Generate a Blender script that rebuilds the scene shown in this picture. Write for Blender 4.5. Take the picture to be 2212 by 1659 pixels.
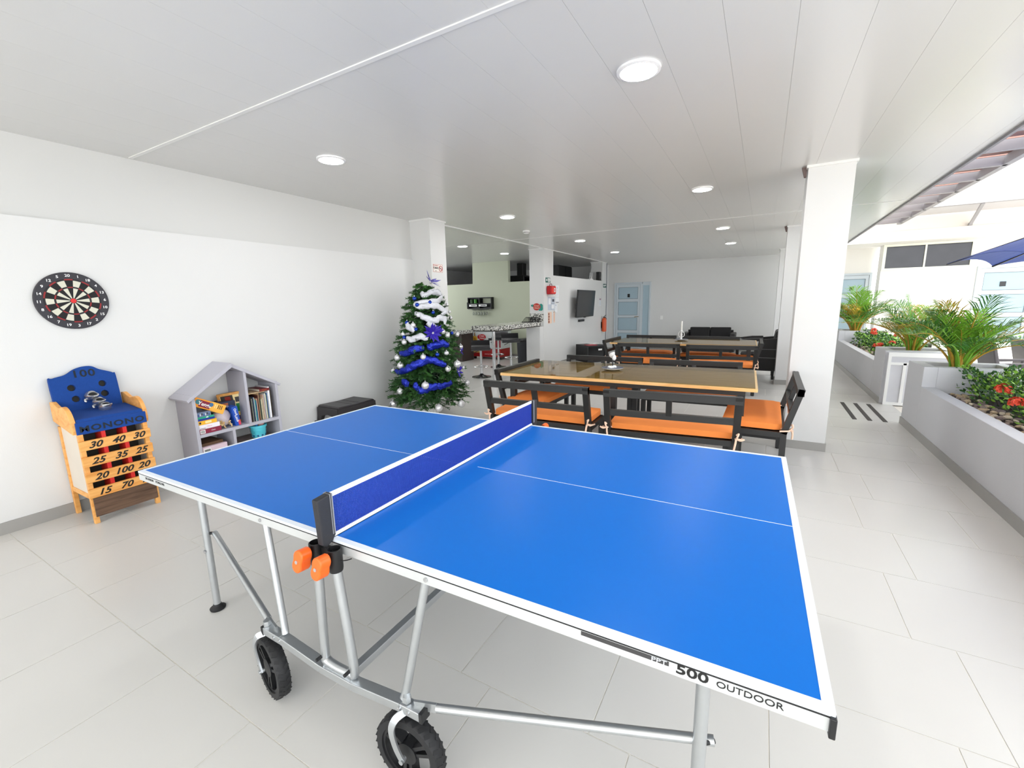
import bpy, bmesh, math, random
from mathutils import Vector, Matrix
random.seed(7)
PI = math.pi
scene = bpy.context.scene
for o in list(bpy.data.objects):
    bpy.data.objects.remove(o, do_unlink=True)
COL = scene.collection

# ------------------------------------------------------------------ camera
YAW, PITCH, ROLL = 2.09020291, -0.180951147, -0.0198714221
CAM = Vector((1.21147787, -1.62517054, 1.51721057))
fwd = Vector((math.cos(YAW)*math.cos(PITCH), math.sin(YAW)*math.cos(PITCH), math.sin(PITCH)))
rgt = Vector((math.sin(YAW), -math.cos(YAW), 0.0))
upv = rgt.cross(fwd)
r2 = rgt*math.cos(ROLL) + upv*math.sin(ROLL)
u2 = upv*math.cos(ROLL) - rgt*math.sin(ROLL)
cd = bpy.data.cameras.new('camera')
cd.sensor_fit = 'HORIZONTAL'; cd.sensor_width = 36.0
cd.lens = 943.587659/2212*36.0
cd.clip_start = 0.05; cd.clip_end = 200
cam = bpy.data.objects.new('camera', cd); COL.objects.link(cam)
cam.matrix_world = Matrix(((r2.x, u2.x, -fwd.x, CAM.x), (r2.y, u2.y, -fwd.y, CAM.y), (r2.z, u2.z, -fwd.z, CAM.z), (0, 0, 0, 1)))
scene.camera = cam

# ------------------------------------------------------------------ sky, sun, exposure
w = bpy.data.worlds.new('world'); scene.world = w; w.use_nodes = True
wn = w.node_tree; wn.nodes.clear()
wo = wn.nodes.new('ShaderNodeOutputWorld'); wb = wn.nodes.new('ShaderNodeBackground')
wb.inputs['Color'].default_value = (0.93, 0.97, 1.0, 1); wb.inputs['Strength'].default_value = 2.3
wn.links.new(wb.outputs[0], wo.inputs[0])
sl = bpy.data.lights.new('sun', 'SUN'); sl.energy = 4.0; sl.angle = math.radians(25); sl.color = (1.0, 0.985, 0.96)
so = bpy.data.objects.new('sun', sl); COL.objects.link(so)
so.rotation_euler = (math.radians(14), 0, 0)
vs = scene.view_settings
vs.view_transform = 'Standard'; vs.look = 'None'; vs.gamma = 1.0; vs.use_curve_mapping = False
vs.exposure = 0.90

# ------------------------------------------------------------------ materials
def lin(c):
    return c/12.92 if c <= 0.04045 else ((c+0.055)/1.055)**2.4
def hexc(h):
    h = h.lstrip('#'); return tuple(lin(int(h[i:i+2], 16)/255) for i in (0, 2, 4))
MATS = {}
def M(name, h, rough=0.5, metal=0.0, var=0.06, vscale=6.0, bump=0.0, bscale=60.0, spec=0.5, emit=0.0, sub=0.0, trans=0.0, stretch=None, coat=0.0):
    """principled material whose colour is varied by procedural noise in object space"""
    if name in MATS: return MATS[name]
    m = bpy.data.materials.new(name); m.use_nodes = True; nt = m.node_tree; b = nt.nodes['Principled BSDF']
    c = hexc(h)
    tc = nt.nodes.new('ShaderNodeTexCoord'); mp = nt.nodes.new('ShaderNodeMapping')
    if stretch: mp.inputs['Scale'].default_value = stretch
    nt.links.new(tc.outputs['Object'], mp.inputs['Vector'])
    nz = nt.nodes.new('ShaderNodeTexNoise'); nz.inputs['Scale'].default_value = vscale; nz.inputs['Detail'].default_value = 4
    nt.links.new(mp.outputs[0], nz.inputs['Vector'])
    mx = nt.nodes.new('ShaderNodeMix'); mx.data_type = 'RGBA'
    mx.inputs[6].default_value = (*[v*(1-var) for v in c], 1); mx.inputs[7].default_value = (*[min(1, v*(1+var)) for v in c], 1)
    nt.links.new(nz.outputs['Fac'], mx.inputs[0]); nt.links.new(mx.outputs[2], b.inputs['Base Color'])
    b.inputs['Roughness'].default_value = rough; b.inputs['Metallic'].default_value = metal
    b.inputs['Specular IOR Level'].default_value = spec
    if coat: b.inputs['Coat Weight'].default_value = coat; b.inputs['Coat Roughness'].default_value = 0.05
    if emit:
        nt.links.new(mx.outputs[2], b.inputs['Emission Color']); b.inputs['Emission Strength'].default_value = emit
    if trans: b.inputs['Transmission Weight'].default_value = trans
    if bump:
        bn = nt.nodes.new('ShaderNodeTexNoise'); bn.inputs['Scale'].default_value = bscale; bn.inputs['Detail'].default_value = 3
        bp = nt.nodes.new('ShaderNodeBump'); bp.inputs['Strength'].default_value = bump; bp.inputs['Distance'].default_value = 0.01
        nt.links.new(mp.outputs[0], bn.inputs['Vector']); nt.links.new(bn.outputs['Fac'], bp.inputs['Height']); nt.links.new(bp.outputs[0], b.inputs['Normal'])
    MATS[name] = m
    return m
def ramp(nt, fac, stops):
    r = nt.nodes.new('ShaderNodeValToRGB'); e = r.color_ramp.elements
    while len(e) > 1: e.remove(e[-1])
    e[0].position = stops[0][0]; e[0].color = (*hexc(stops[0][1]), 1)
    for pos, h in stops[1:]:
        x = e.new(pos); x.color = (*hexc(h), 1)
    nt.links.new(fac, r.inputs['Fac']); return r.outputs['Color']
def base_mat(name, rough=0.5):
    m = bpy.data.materials.new(name); m.use_nodes = True; nt = m.node_tree; b = nt.nodes['Principled BSDF']
    tc = nt.nodes.new('ShaderNodeTexCoord'); mp = nt.nodes.new('ShaderNodeMapping'); nt.links.new(tc.outputs['Object'], mp.inputs['Vector'])
    b.inputs['Roughness'].default_value = rough; MATS[name] = m
    return m, nt, b, mp
def wood(name, stops, scale=(1, 8, 8), rough=0.45, nscale=3.0):
    m, nt, b, mp = base_mat(name, rough); mp.inputs['Scale'].default_value = scale
    nz = nt.nodes.new('ShaderNodeTexNoise'); nz.inputs['Scale'].default_value = nscale; nz.inputs['Detail'].default_value = 6; nz.inputs['Distortion'].default_value = 0.6
    nt.links.new(mp.outputs[0], nz.inputs['Vector'])
    nt.links.new(ramp(nt, nz.outputs['Fac'], stops), b.inputs['Base Color'])
    return m
def granite(name):
    m, nt, b, mp = base_mat(name, 0.15)
    vo = nt.nodes.new('ShaderNodeTexVoronoi'); vo.inputs['Scale'].default_value = 45
    nz = nt.nodes.new('ShaderNodeTexNoise'); nz.inputs['Scale'].default_value = 60; nz.inputs['Detail'].default_value = 3
    nt.links.new(mp.outputs[0], vo.inputs['Vector']); nt.links.new(mp.outputs[0], nz.inputs['Vector'])
    mxx = nt.nodes.new('ShaderNodeMath'); mxx.operation = 'MULTIPLY_ADD'; mxx.inputs[1].default_value = 0.55
    nt.links.new(nz.outputs['Fac'], mxx.inputs[0])
    sep = nt.nodes.new('ShaderNodeSeparateColor'); nt.links.new(vo.outputs['Color'], sep.inputs[0])
    mu = nt.nodes.new('ShaderNodeMath'); mu.operation = 'MULTIPLY'; mu.inputs[1].default_value = 0.6
    nt.links.new(sep.outputs[0], mu.inputs[0]); nt.links.new(mu.outputs[0], mxx.inputs[2])
    nt.links.new(ramp(nt, mxx.outputs[0], [(0.3, '1c1c1c'), (0.45, '6b6b66'), (0.58, 'c9c8c2'), (0.8, 'e6e5df')]), b.inputs['Base Color'])
    return m
def rattan(name, h):
    m, nt, b, mp = base_mat(name, 0.45)
    b.inputs['Base Color'].default_value = (*hexc(h), 1)
    wv = nt.nodes.new('ShaderNodeTexWave'); wv.inputs['Scale'].default_value = 22; wv.bands_direction = 'Z'
    w2 = nt.nodes.new('ShaderNodeTexWave'); w2.inputs['Scale'].default_value = 22; w2.bands_direction = 'DIAGONAL'
    nt.links.new(mp.outputs[0], wv.inputs['Vector']); nt.links.new(mp.outputs[0], w2.inputs['Vector'])
    mu = nt.nodes.new('ShaderNodeMath'); mu.operation = 'MULTIPLY'; nt.links.new(wv.outputs['Fac'], mu.inputs[0]); nt.links.new(w2.outputs['Fac'], mu.inputs[1])
    bp = nt.nodes.new('ShaderNodeBump'); bp.inputs['Strength'].default_value = 0.6; bp.inputs['Distance'].default_value = 0.006
    nt.links.new(mu.outputs[0], bp.inputs['Height']); nt.links.new(bp.outputs[0], b.inputs['Normal'])
    nt.links.new(ramp(nt, mu.outputs[0], [(0, '0b0b0d'), (1, h)]), b.inputs['Base Color'])
    return m
def clear_pane(name, tint, ior=1.5):
    """thin sheet of glass: tinted see-through, reflecting by Fresnel"""
    m = bpy.data.materials.new(name); m.use_nodes = True; nt = m.node_tree; nt.nodes.clear()
    out = nt.nodes.new('ShaderNodeOutputMaterial'); mix = nt.nodes.new('ShaderNodeMixShader'); fr = nt.nodes.new('ShaderNodeFresnel')
    tr = nt.nodes.new('ShaderNodeBsdfTransparent'); gl = nt.nodes.new('ShaderNodeBsdfGlossy'); gl.inputs['Roughness'].default_value = 0.02
    nz = nt.nodes.new('ShaderNodeTexNoise'); nz.inputs['Scale'].default_value = 2
    nt.links.new(ramp(nt, nz.outputs['Fac'], [(0.3, tint), (0.7, tint)]), tr.inputs['Color'])
    fr.inputs['IOR'].default_value = ior
    ge = nt.nodes.new('ShaderNodeNewGeometry'); mu = nt.nodes.new('ShaderNodeMath'); mu.operation = 'SUBTRACT'; mu.use_clamp = True   # the sheet reflects at its outer face only
    nt.links.new(fr.outputs[0], mu.inputs[0]); nt.links.new(ge.outputs['Backfacing'], mu.inputs[1])
    nt.links.new(mu.outputs[0], mix.inputs[0]); nt.links.new(tr.outputs[0], mix.inputs[1]); nt.links.new(gl.outputs[0], mix.inputs[2]); nt.links.new(mix.outputs[0], out.inputs[0])
    MATS[name] = m; return m

wallw = M('white_wall_paint', 'dadad9', 0.55, var=0.015, vscale=1.5, bump=0.05, bscale=120)
wallg = M('sage_wall_paint', 'bdc2ac', 0.6, var=0.02, vscale=1.5)
ceilm = M('pvc_ceiling', 'd9d9d7', 0.22, var=0.015, vscale=0.8, spec=0.45)
ceild = M('joint_strip', 'e6e6e4', 0.35, var=0.01)
skirt = M('grey_skirting', '9c9a96', 0.35, var=0.04)
tilem = M('floor_tile', 'd2d0cc', 0.27, var=0.035, vscale=1.3, bump=0.02, bscale=25, spec=0.4)
grout = M('grout', 'd9d5cc', 0.7, var=0.03)
whitep = M('white_plastic', 'f0f0ee', 0.35, var=0.02)
blackm = M('black_metal', '1d1c1b', 0.42, var=0.12, vscale=20)
blackp = M('black_plastic', '151517', 0.45, var=0.1)
blackg = M('black_gloss', '0a0a0c', 0.15, var=0.05)
rubber = M('rubber', '1a1a1c', 0.6, var=0.15, vscale=25)
galv = M('galvanised_steel', 'c3c6c8', 0.32, metal=0.85, var=0.1, vscale=18)
alu = M('aluminium_rail', 'cfd1d1', 0.38, metal=0.35, var=0.04, vscale=9)
chrome = M('chrome', 'd9dadc', 0.12, metal=1.0, var=0.03)
blue = M('table_blue', '0a6bc9', 0.36, var=0.02, vscale=25, spec=0.14)
linew = M('line_white', 'e4ecf6', 0.4, var=0.01)
netb = M('net_blue', '1436a0', 0.6, var=0.08, vscale=50)
tape = M('net_tape', 'eceef2', 0.6, var=0.03)
orangep = M('orange_plastic', 'f4661a', 0.4, var=0.04)
pine = wood('pine', [(0.25, 'c39a62'), (0.45, 'e3c08a'), (0.6, 'eccd9b'), (0.75, 'd3ae76')])
pine_edge = wood('pine_edge', [(0.3, 'd9a35c'), (0.6, 'f0c384')])
gamewood = wood('game_wood', [(0.3, 'd98f3e'), (0.6, 'eeb064')], scale=(6, 1, 10))
darkwood = wood('dark_brown_wood', [(0.3, '4a3426'), (0.6, '6d5340')], scale=(8, 1, 14))
ply = M('plywood_white', 'd8cdbf', 0.6, var=0.05)
felt = M('blue_felt', '0a3f8c', 0.9, var=0.12, vscale=60, bump=0.25, bscale=220)
navytxt = M('dark_print', '13202c', 0.8, var=0.05)
blackt = M('black_print', '15130f', 0.5, var=0.05)
reds = M('red_paint', 'd32621', 0.5, var=0.04)
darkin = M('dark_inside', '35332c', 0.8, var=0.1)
silver = M('silver_metal', 'c9cacc', 0.25, metal=0.9, var=0.1, vscale=30)
cushion = M('orange_cushion', 'f88f42', 0.8, var=0.05, vscale=5, bump=0.12, bscale=160)
tie = M('peach_tie', 'f0cdb4', 0.8, var=0.03)
gran = granite('granite')
ratm = rattan('black_rattan', '2a282a')
glass_table = clear_pane('smoked_table_glass', 'd8d3b8', 1.38)
glass_win = clear_pane('window_glass', '8a8f92', 1.5)
frost = M('frosted_glass', 'a8bfcb', 0.35, var=0.03)
doorframe = M('door_frame_paint', 'c9d2d8', 0.4, var=0.02)
leafpine = M('fir_needles', '234f20', 0.6, var=0.35, vscale=12)
plantwall = M('planter_render', 'c9c9cc', 0.65, var=0.03, vscale=3, bump=0.08, bscale=90)
soil = M('dark_soil', '2b211c', 0.95, var=0.3, vscale=20, bump=0.5, bscale=40)

# ------------------------------------------------------------------ helpers
class MB:
    def __init__(s): s.v = []; s.f = []
    def add(s, vs_, fs_):
        n = len(s.v); s.v += [tuple(x) for x in vs_]; s.f += [tuple(i+n for i in f) for f in fs_]; return s
    def box(s, x0, x1, y0, y1, z0, z1):
        return s.add([(x0, y0, z0), (x1, y0, z0), (x1, y1, z0), (x0, y1, z0), (x0, y0, z1), (x1, y0, z1), (x1, y1, z1), (x0, y1, z1)],
                     [(0, 3, 2, 1), (4, 5, 6, 7), (0, 1, 5, 4), (1, 2, 6, 5), (2, 3, 7, 6), (3, 0, 4, 7)])
    def bar(s, p0, p1, wd, ht, up=(0, 0, 1)):
        p0, p1 = Vector(p0), Vector(p1); d = (p1-p0).normalized(); u = Vector(up)
        if abs(d.dot(u)) > 0.95: u = Vector((1, 0, 0))
        sd = d.cross(u).normalized()*(wd/2); uu = sd.cross(d).normalized()*(ht/2)
        vs_ = [p+a*sd+b*uu for p in (p0, p1) for a, b in ((-1, -1), (1, -1), (1, 1), (-1, 1))]
        return s.add(vs_, [(0, 1, 2, 3), (7, 6, 5, 4), (0, 4, 5, 1), (1, 5, 6, 2), (2, 6, 7, 3), (3, 7, 4, 0)])
    def tube(s, pts, r, n=10, closed=False):
        pts = [Vector(p) for p in pts]; k = len(pts); rs = r if isinstance(r, (list, tuple)) else [r]*k
        dirs = []
        for i in range(k):
            a = pts[(i-1) % k] if (closed or i > 0) else pts[i]; b = pts[(i+1) % k] if (closed or i < k-1) else pts[i]
            dirs.append((b-a).normalized())
        u = Vector((0, 0, 1)) if abs(dirs[0].z) < 0.9 else Vector((1, 0, 0))
        u = (u-dirs[0]*u.dot(dirs[0])).normalized(); vs_ = []
        for i in range(k):
            u = (u-dirs[i]*u.dot(dirs[i])); u = u.normalized() if u.length > 1e-6 else dirs[i].orthogonal().normalized()
            q = dirs[i].cross(u)
            vs_ += [pts[i]+(u*math.cos(2*PI*j/n)+q*math.sin(2*PI*j/n))*rs[i] for j in range(n)]
        fs_ = []
        for i in range(k if closed else k-1):
            for j in range(n):
                a, b = i*n+j, i*n+(j+1) % n; c_, d_ = ((i+1) % k)*n+(j+1) % n, ((i+1) % k)*n+j
                fs_.append((a, b, c_, d_))
        if not closed: fs_ += [tuple(reversed(range(n))), tuple(range((k-1)*n, k*n))]
        return s.add(vs_, fs_)
    def cyl(s, p0, p1, r0, r1=None, n=16):
        return s.tube([p0, p1], [r0, r1 if r1 is not None else r0], n)
    def lathe(s, prof, n=24, c=(0, 0, 0), axis='z', sx=1, sy=1):
        vs_ = []; fs_ = []; k = len(prof)
        for r, z in prof:
            for j in range(n):
                a = 2*PI*j/n; p = (r*math.cos(a)*sx, r*math.sin(a)*sy, z)
                if axis == 'x': p = (p[2], p[0], p[1])
                if axis == 'y': p = (p[0], p[2], p[1])
                vs_.append((p[0]+c[0], p[1]+c[1], p[2]+c[2]))
        for i in range(k-1):
            for j in range(n): fs_.append((i*n+j, i*n+(j+1) % n, (i+1)*n+(j+1) % n, (i+1)*n+j))
        if prof[0] != prof[-1]: fs_ += [tuple(reversed(range(n))), tuple(range((k-1)*n, k*n))]
        return s.add(vs_, fs_)
    def ball(s, c, r, n=14, m=8, sc=(1, 1, 1)):
        return s.lathe([(max(1e-4, r*math.sin(PI*i/m)), -r*math.cos(PI*i/m)*sc[2]) for i in range(m+1)], n, c, sx=sc[0], sy=sc[1])
    def prism(s, poly, axis, a, b):
        """extrude a 2-D outline along an axis: x -> (y,z), y -> (x,z), z -> (x,y)"""
        mk = {'x': lambda p, t: (t, p[0], p[1]), 'y': lambda p, t: (p[0], t, p[1]), 'z': lambda p, t: (p[0], p[1], t)}[axis]
        n = len(poly); vs_ = [mk(p, a) for p in poly]+[mk(p, b) for p in poly]
        return s.add(vs_, [tuple(range(n)), tuple(range(2*n-1, n-1, -1))]+[(i, n+i, n+(i+1) % n, (i+1) % n) for i in range(n)])
    def quad(s, a, b, c, d): return s.add([a, b, c, d], [(0, 1, 2, 3)])
    def move(s, mat):
        s.v = [tuple(mat @ Vector(v)) for v in s.v]; return s
    def mesh(s, name, m):
        me = bpy.data.meshes.new(name); me.from_pydata(s.v, [], s.f)
        bm = bmesh.new(); bm.from_mesh(me); bmesh.ops.recalc_face_normals(bm, faces=bm.faces); bm.to_mesh(me); bm.free()
        me.materials.append(MATS[m] if isinstance(m, str) else m); return me
    def build(s, name, m, parent=None, smooth=False, bevel=0.0, loc=None):
        me = s.mesh(name, m); o = bpy.data.objects.new(name, me); COL.objects.link(o)
        if smooth:
            me.shade_smooth(); me.set_sharp_from_angle(angle=math.radians(40))
        if bevel:
            bv = o.modifiers.new('bevel', 'BEVEL'); bv.width = bevel; bv.segments = 2; bv.limit_method = 'ANGLE'; bv.angle_limit = math.radians(40)
        if parent: o.parent = parent
        if loc: o.location = loc
        return o
def tag(o, label=None, cat=None, group=None, kind=None):
    if label: o['label'] = label
    if cat: o['category'] = cat
    if group: o['group'] = group
    if kind: o['kind'] = kind
    return o
def thing(name, label, cat, loc=(0, 0, 0), rz=0.0, group=None):
    o = bpy.data.objects.new(name, None); o.empty_display_size = 0.1; COL.objects.link(o)
    o.location = loc; o.rotation_euler = (0, 0, rz); return tag(o, label, cat, group)
def struct(o): o['kind'] = 'structure'; return o
def copy_tree(o, parent=None):
    c = o.copy(); COL.objects.link(c); c.parent = parent
    for ch in [x for x in bpy.data.objects if x.parent == o]: copy_tree(ch, c)
    return c
ORI = {'+x': Matrix(((0, 0, 1), (1, 0, 0), (0, 1, 0))), '-y': Matrix(((1, 0, 0), (0, 0, -1), (0, 1, 0))), '+z': Matrix.Identity(3), '-x': Matrix(((0, 0, -1), (-1, 0, 0), (0, 1, 0)))}
def text(s, size, m, parent, loc, face='-y', name='lettering', shear=0.0, bold=0.0, align='CENTER', roll=0.0, sx=1.0, space=1.0):
    cu = bpy.data.curves.new('text', 'FONT'); cu.body = s; cu.size = size; cu.align_x = align; cu.align_y = 'CENTER'
    cu.shear = shear; cu.offset = bold*size; cu.extrude = 0.0004; cu.resolution_u = 3; cu.space_character = space
    t = bpy.data.objects.new('text', cu); COL.objects.link(t)
    bpy.context.view_layer.update()
    me = bpy.data.meshes.new_from_object(t.evaluated_get(bpy.context.evaluated_depsgraph_get()))
    bpy.data.objects.remove(t, do_unlink=True); bpy.data.curves.remove(cu)
    me.materials.clear(); me.materials.append(m); me.name = name
    o = bpy.data.objects.new(name, me); COL.objects.link(o); o.parent = parent
    R = ORI[face] if isinstance(face, str) else face
    o.matrix_local = Matrix.Translation(loc) @ (R @ Matrix.Rotation(roll, 3, 'Z')).to_4x4() @ Matrix.Diagonal((sx, 1, 1, 1))
    return o
def plate(polys, thick, m, name, parent, mat4):
    """flat board with holes: closed 2-D outlines, filled and extruded"""
    cu = bpy.data.curves.new(name, 'CURVE'); cu.dimensions = '2D'; cu.fill_mode = 'BOTH'; cu.extrude = thick/2
    for pl in polys:
        sp = cu.splines.new('POLY'); sp.points.add(len(pl)-1); sp.use_cyclic_u = True
        for i, q in enumerate(pl): sp.points[i].co = (q[0], q[1], 0, 1)
    t = bpy.data.objects.new('outline', cu); COL.objects.link(t); bpy.context.view_layer.update()
    me = bpy.data.meshes.new_from_object(t.evaluated_get(bpy.context.evaluated_depsgraph_get()))
    bpy.data.objects.remove(t, do_unlink=True); bpy.data.curves.remove(cu)
    me.materials.clear(); me.materials.append(m); me.name = name
    o = bpy.data.objects.new(name, me); COL.objects.link(o); o.parent = parent; o.matrix_local = mat4
    return o
def circ(cx, cy, r, n=20): return [(cx+r*math.cos(2*PI*i/n), cy+r*math.sin(2*PI*i/n)) for i in range(n)]
def smoothline(pts, n=6):
    """Catmull-Rom through the points"""
    P_ = [Vector(p) for p in pts]; out = []
    for i in range(len(P_)-1):
        a = P_[max(0, i-1)]; b = P_[i]; c = P_[i+1]; d = P_[min(len(P_)-1, i+2)]
        for k in range(n):
            t = k/n; out.append(0.5*((2*b)+(c-a)*t+(2*a-5*b+4*c-d)*t*t+(3*b-a-3*c+d)*t*t*t))
    out.append(P_[-1]); return out
# ================================================================== THE SETTING
H = 2.732
def sbox(name, m, *b, parent=None, bevel=0.0):
    o = MB().box(*b).build(name, m, parent, bevel=bevel)
    return struct(o) if parent is None else o
# ---- floor: slab of grout with loose-laid tiles in running bond
floor = sbox('floor', grout, -3.3, 2.9, -4.26, 6.885, -0.12, -0.002)
FAR_BACK = 1
tile_cache = {}
def tile(x0, x1, y0, y1):
    key = (round(x1-x0, 3), round(y1-y0, 3))
    if key not in tile_cache:
        tile_cache[key] = MB().box(0, x1-x0, 0, y1-y0, -0.01, 0.0).mesh('tile', tilem)
    o = bpy.data.objects.new('tile', tile_cache[key]); COL.objects.link(o); o.parent = floor; o.location = (x0, y0, 0)
PX, PY, G = 0.5605, 0.5575, 0.0022
for k in range(-6, 14):
    y0 = -0.922+PY*k; ph = 2.043 if k % 2 == 0 else 1.897
    x = ph-PX*10
    while x < 2.76:
        a, b = max(x, -3.3), min(x+PX, 2.9)
        if b-a > 0.03: tile(a+G, b-G, y0+G, y0+PY-G)
        x += PX
m, nt, bsdf, mp = base_mat('far_floor_tile', 0.22)
bk = nt.nodes.new('ShaderNodeTexBrick'); bk.inputs['Scale'].default_value = 1.0
bk.inputs['Brick Width'].default_value = PX; bk.inputs['Row Height'].default_value = PY; bk.inputs['Mortar Size'].default_value = 0.004
bk.inputs['Color1'].default_value = (*hexc('d2d0cc'), 1); bk.inputs['Color2'].default_value = (*hexc('cfcdc9'), 1); bk.inputs['Mortar'].default_value = (*hexc('d9d5cc'), 1)
mp.inputs['Location'].default_value = (-2.043, 0.922, 0)
nt.links.new(mp.outputs[0], bk.inputs['Vector']); nt.links.new(bk.outputs['Color'], bsdf.inputs['Base Color'])
farfloor = m
sbox('floor_far', farfloor, -3.3, 2.9, 6.885, 14.0, -0.12, 0.0)
sbox('floor_behind', farfloor, -3.3, 2.9, -5.6, -4.26, -0.12, 0.0)
sbox('floor_bar', farfloor, -8.6, -3.3, 3.4, 14.0, -0.12, 0.0)
yard = M('courtyard_paving', 'dcd6cc', 0.7, var=0.05, vscale=2)
sbox('floor_courtyard', yard, 2.9, 14.0, -6.0, 16.0, -0.14, -0.012)
sbox('floor_outside', yard, -20.0, 14.0, -24.0, -5.6, -0.14, -0.012)
for i, x in enumerate((2.315, 2.468, 2.618)):
    st = MB().box(x-0.023, x+0.023, 5.15, 6.21, 0.0, 0.004).build('antislip_strip', M('antislip_grit', '4a4744', 0.95, var=0.3, vscale=120))
    tag(st, ['dark anti-slip floor strip nearest the white column', 'dark anti-slip floor strip in the middle of three', 'dark anti-slip floor strip nearest the planter gap'][i], 'floor strip', 'anti-slip strips on the floor')
# ---- ceiling
ceiling = sbox('ceiling', M('ceiling_backing', 'c4c3c0', 0.9), -8.6, 2.74, -5.6, 14.0, H+0.004, H+0.12)
PW = 0.283; plank_cache = {}
segs = [(-5.6, 0.147), (0.173, 6.027), (6.053, 13.0)]
k = -34
while True:
    x0 = 0.972+PW*k; k += 1
    if x0 > 2.73: break
    a, b = max(x0, -8.6)+0.0005, min(x0+PW, 2.74)-0.0005
    if b-a < 0.02: continue
    for (ya, yb) in segs:
        if b < -3.4: ya = max(ya, 3.5)
        if yb <= ya: continue
        key = (round(b-a, 3), round(yb-ya, 3))
        if key not in plank_cache: plank_cache[key] = MB().box(0, b-a, 0, yb-ya, 0, 0.005).mesh('plank', ceilm)
        o = bpy.data.objects.new('plank', plank_cache[key]); COL.objects.link(o); o.parent = ceiling; o.location = (a, ya, H)
sbox('joint_strip', ceild, -3.3, 2.74, 0.147, 0.173, H-0.006, H+0.01, parent=ceiling)
sbox('joint_strip', ceild, -3.3, 2.74, 6.027, 6.053, H-0.003, H+0.01, parent=ceiling)
sbox('trim_1', ceild, -3.16, -3.13, 3.78, 7.5, H-0.014, H)
sbox('trim_2', ceild, -3.16, -3.13, 8.03, 11.68, H-0.014, H)
fasc = M('grey_fascia', '9b989b', 0.5, var=0.05)
sbox('trim_3', fasc, 2.74, 2.765, -5.6, 13.0, H-0.02, H+0.13)
# ---- left wall with the recessed band above
sbox('wall_left', wallw, -3.5, -3.30, -5.6, 3.79, 0, 2.182)
sbox('wall_left_upper', M('upper_wall_grey', 'cfcfcd', 0.5, var=0.012, vscale=1.5), -3.5, -3.335, -5.6, 3.79, 2.182, H+0.01)  # upper band gets a greyer colour than the wall below
bbl = sbox('baseboard_left', skirt, -3.30, -3.288, -5.6, 3.43, 0, 0.085)
for j in range(7): sbox('grout_line', grout, -3.2885, -3.2872, -3.7+1.118*j-0.0015+0.82-0.922+0.013, -3.7+1.118*j+0.0015+0.82-0.922+0.013, 0, 0.085, parent=bbl)
def pillar(name, x0, x1, y0, y1, cap=True):
    p = sbox(name, wallw, x0, x1, y0, y1, 0, H+0.005)
    s = 0.009
    MB().box(x0-s, x1+s, y0-s, y1+s, 0, 0.085).build('skirting', skirt, p)
    if cap: MB().box(x0-0.014, x1+0.014, y0-0.014, y1+0.014, H-0.022, H).build('cornice', ceild, p)
    return p
pil1 = pillar('column_left_near', -3.34, -2.97, 3.43, 3.78)
pil2 = pillar('column_left_middle', -3.49, -3.135, 7.5, 8.03)
pil3 = pillar('column_left_far', -3.51, -3.15, 11.68, 12.12)
c1 = pillar('column_right_near', 1.483, 1.842, 3.545, 3.90)
c2 = pillar('column_right_middle', 1.475, 1.832, 7.46, 7.82)
c3 = pillar('column_right_far', 1.475, 1.83, 11.42, 11.78)
for c_, x_, y_ in ((c1, 1.47, 3.60), (c2, 1.462, 7.53)):
    MB().prism([(x_-0.035, H), (x_+0.005, H), (x_+0.005, H-0.085), (x_-0.012, H-0.085)], 'y', y_, y_+0.05).build('bracket', M('brown_bracket', '7d6a66', 0.6), c_)
# ---- bar, partition and back walls
sbox('wall_bar_near', wallw, -8.6, -3.5, 3.44, 3.56, 0, H+0.005)
sbox('wall_bar_side', wallw, -8.72, -8.6, 3.44, 13.1, 0, 1.5)  # unseen wall, left open above so daylight brightens the bar
sbox('wall_bar_side_upper', wallw, -8.72, -8.6, 9.4, 13.1, 1.5, H+0.005)
gw = MB().prism([(-8.6, 0), (-3.27, 0), (-3.27, 2.138), (-5.175, 2.138), (-5.175, H+0.004), (-6.395, H+0.004), (-6.41, 2.13), (-8.6, 2.13)], 'y', 9.45, 9.57).build('wall_bar_back', wallg)
struct(gw)
sbox('baseboard_bar_back', skirt, -8.6, -3.27, 9.438, 9.45, 0, 0.085)
sbox('wall_partition', wallw, -3.27, -3.155, 8.03, 11.68, 0, 2.163)
sbox('baseboard_partition', skirt, -3.155, -3.145, 8.03, 11.68, 0, 0.085)
sbox('wall_corner', wallw, -3.46, -3.36, 12.12, 13.0, 0, H+0.005)
w1 = struct(thing('window_1', None, None, (-3.36, 12.52, 2.2)))
MB().box(-0.01, 0.02, -0.28, 0.28, 0, 0.03).box(-0.01, 0.02, -0.28, 0.28, 0.45, 0.48).box(-0.01, 0.02, -0.28, -0.25, 0.03, 0.45).box(-0.01, 0.02, 0.25, 0.28, 0.03, 0.45).build('window_frame', whitep, w1)
MB().box(0, 0.008, -0.25, 0.25, 0.03, 0.45).build('pane', blackg, w1)
sbox('trim_4', M('grey_joint', '70747c', 0.5), -3.149, -3.135, 12.10, 12.125, 0, H)
sbox('wall_back', wallw, -8.7, 1.50, 13.0, 13.14, 0, H+0.005)
sbox('baseboard_back', skirt, -1.96, 1.50, 12.988, 13.0, 0, 0.085)
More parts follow.
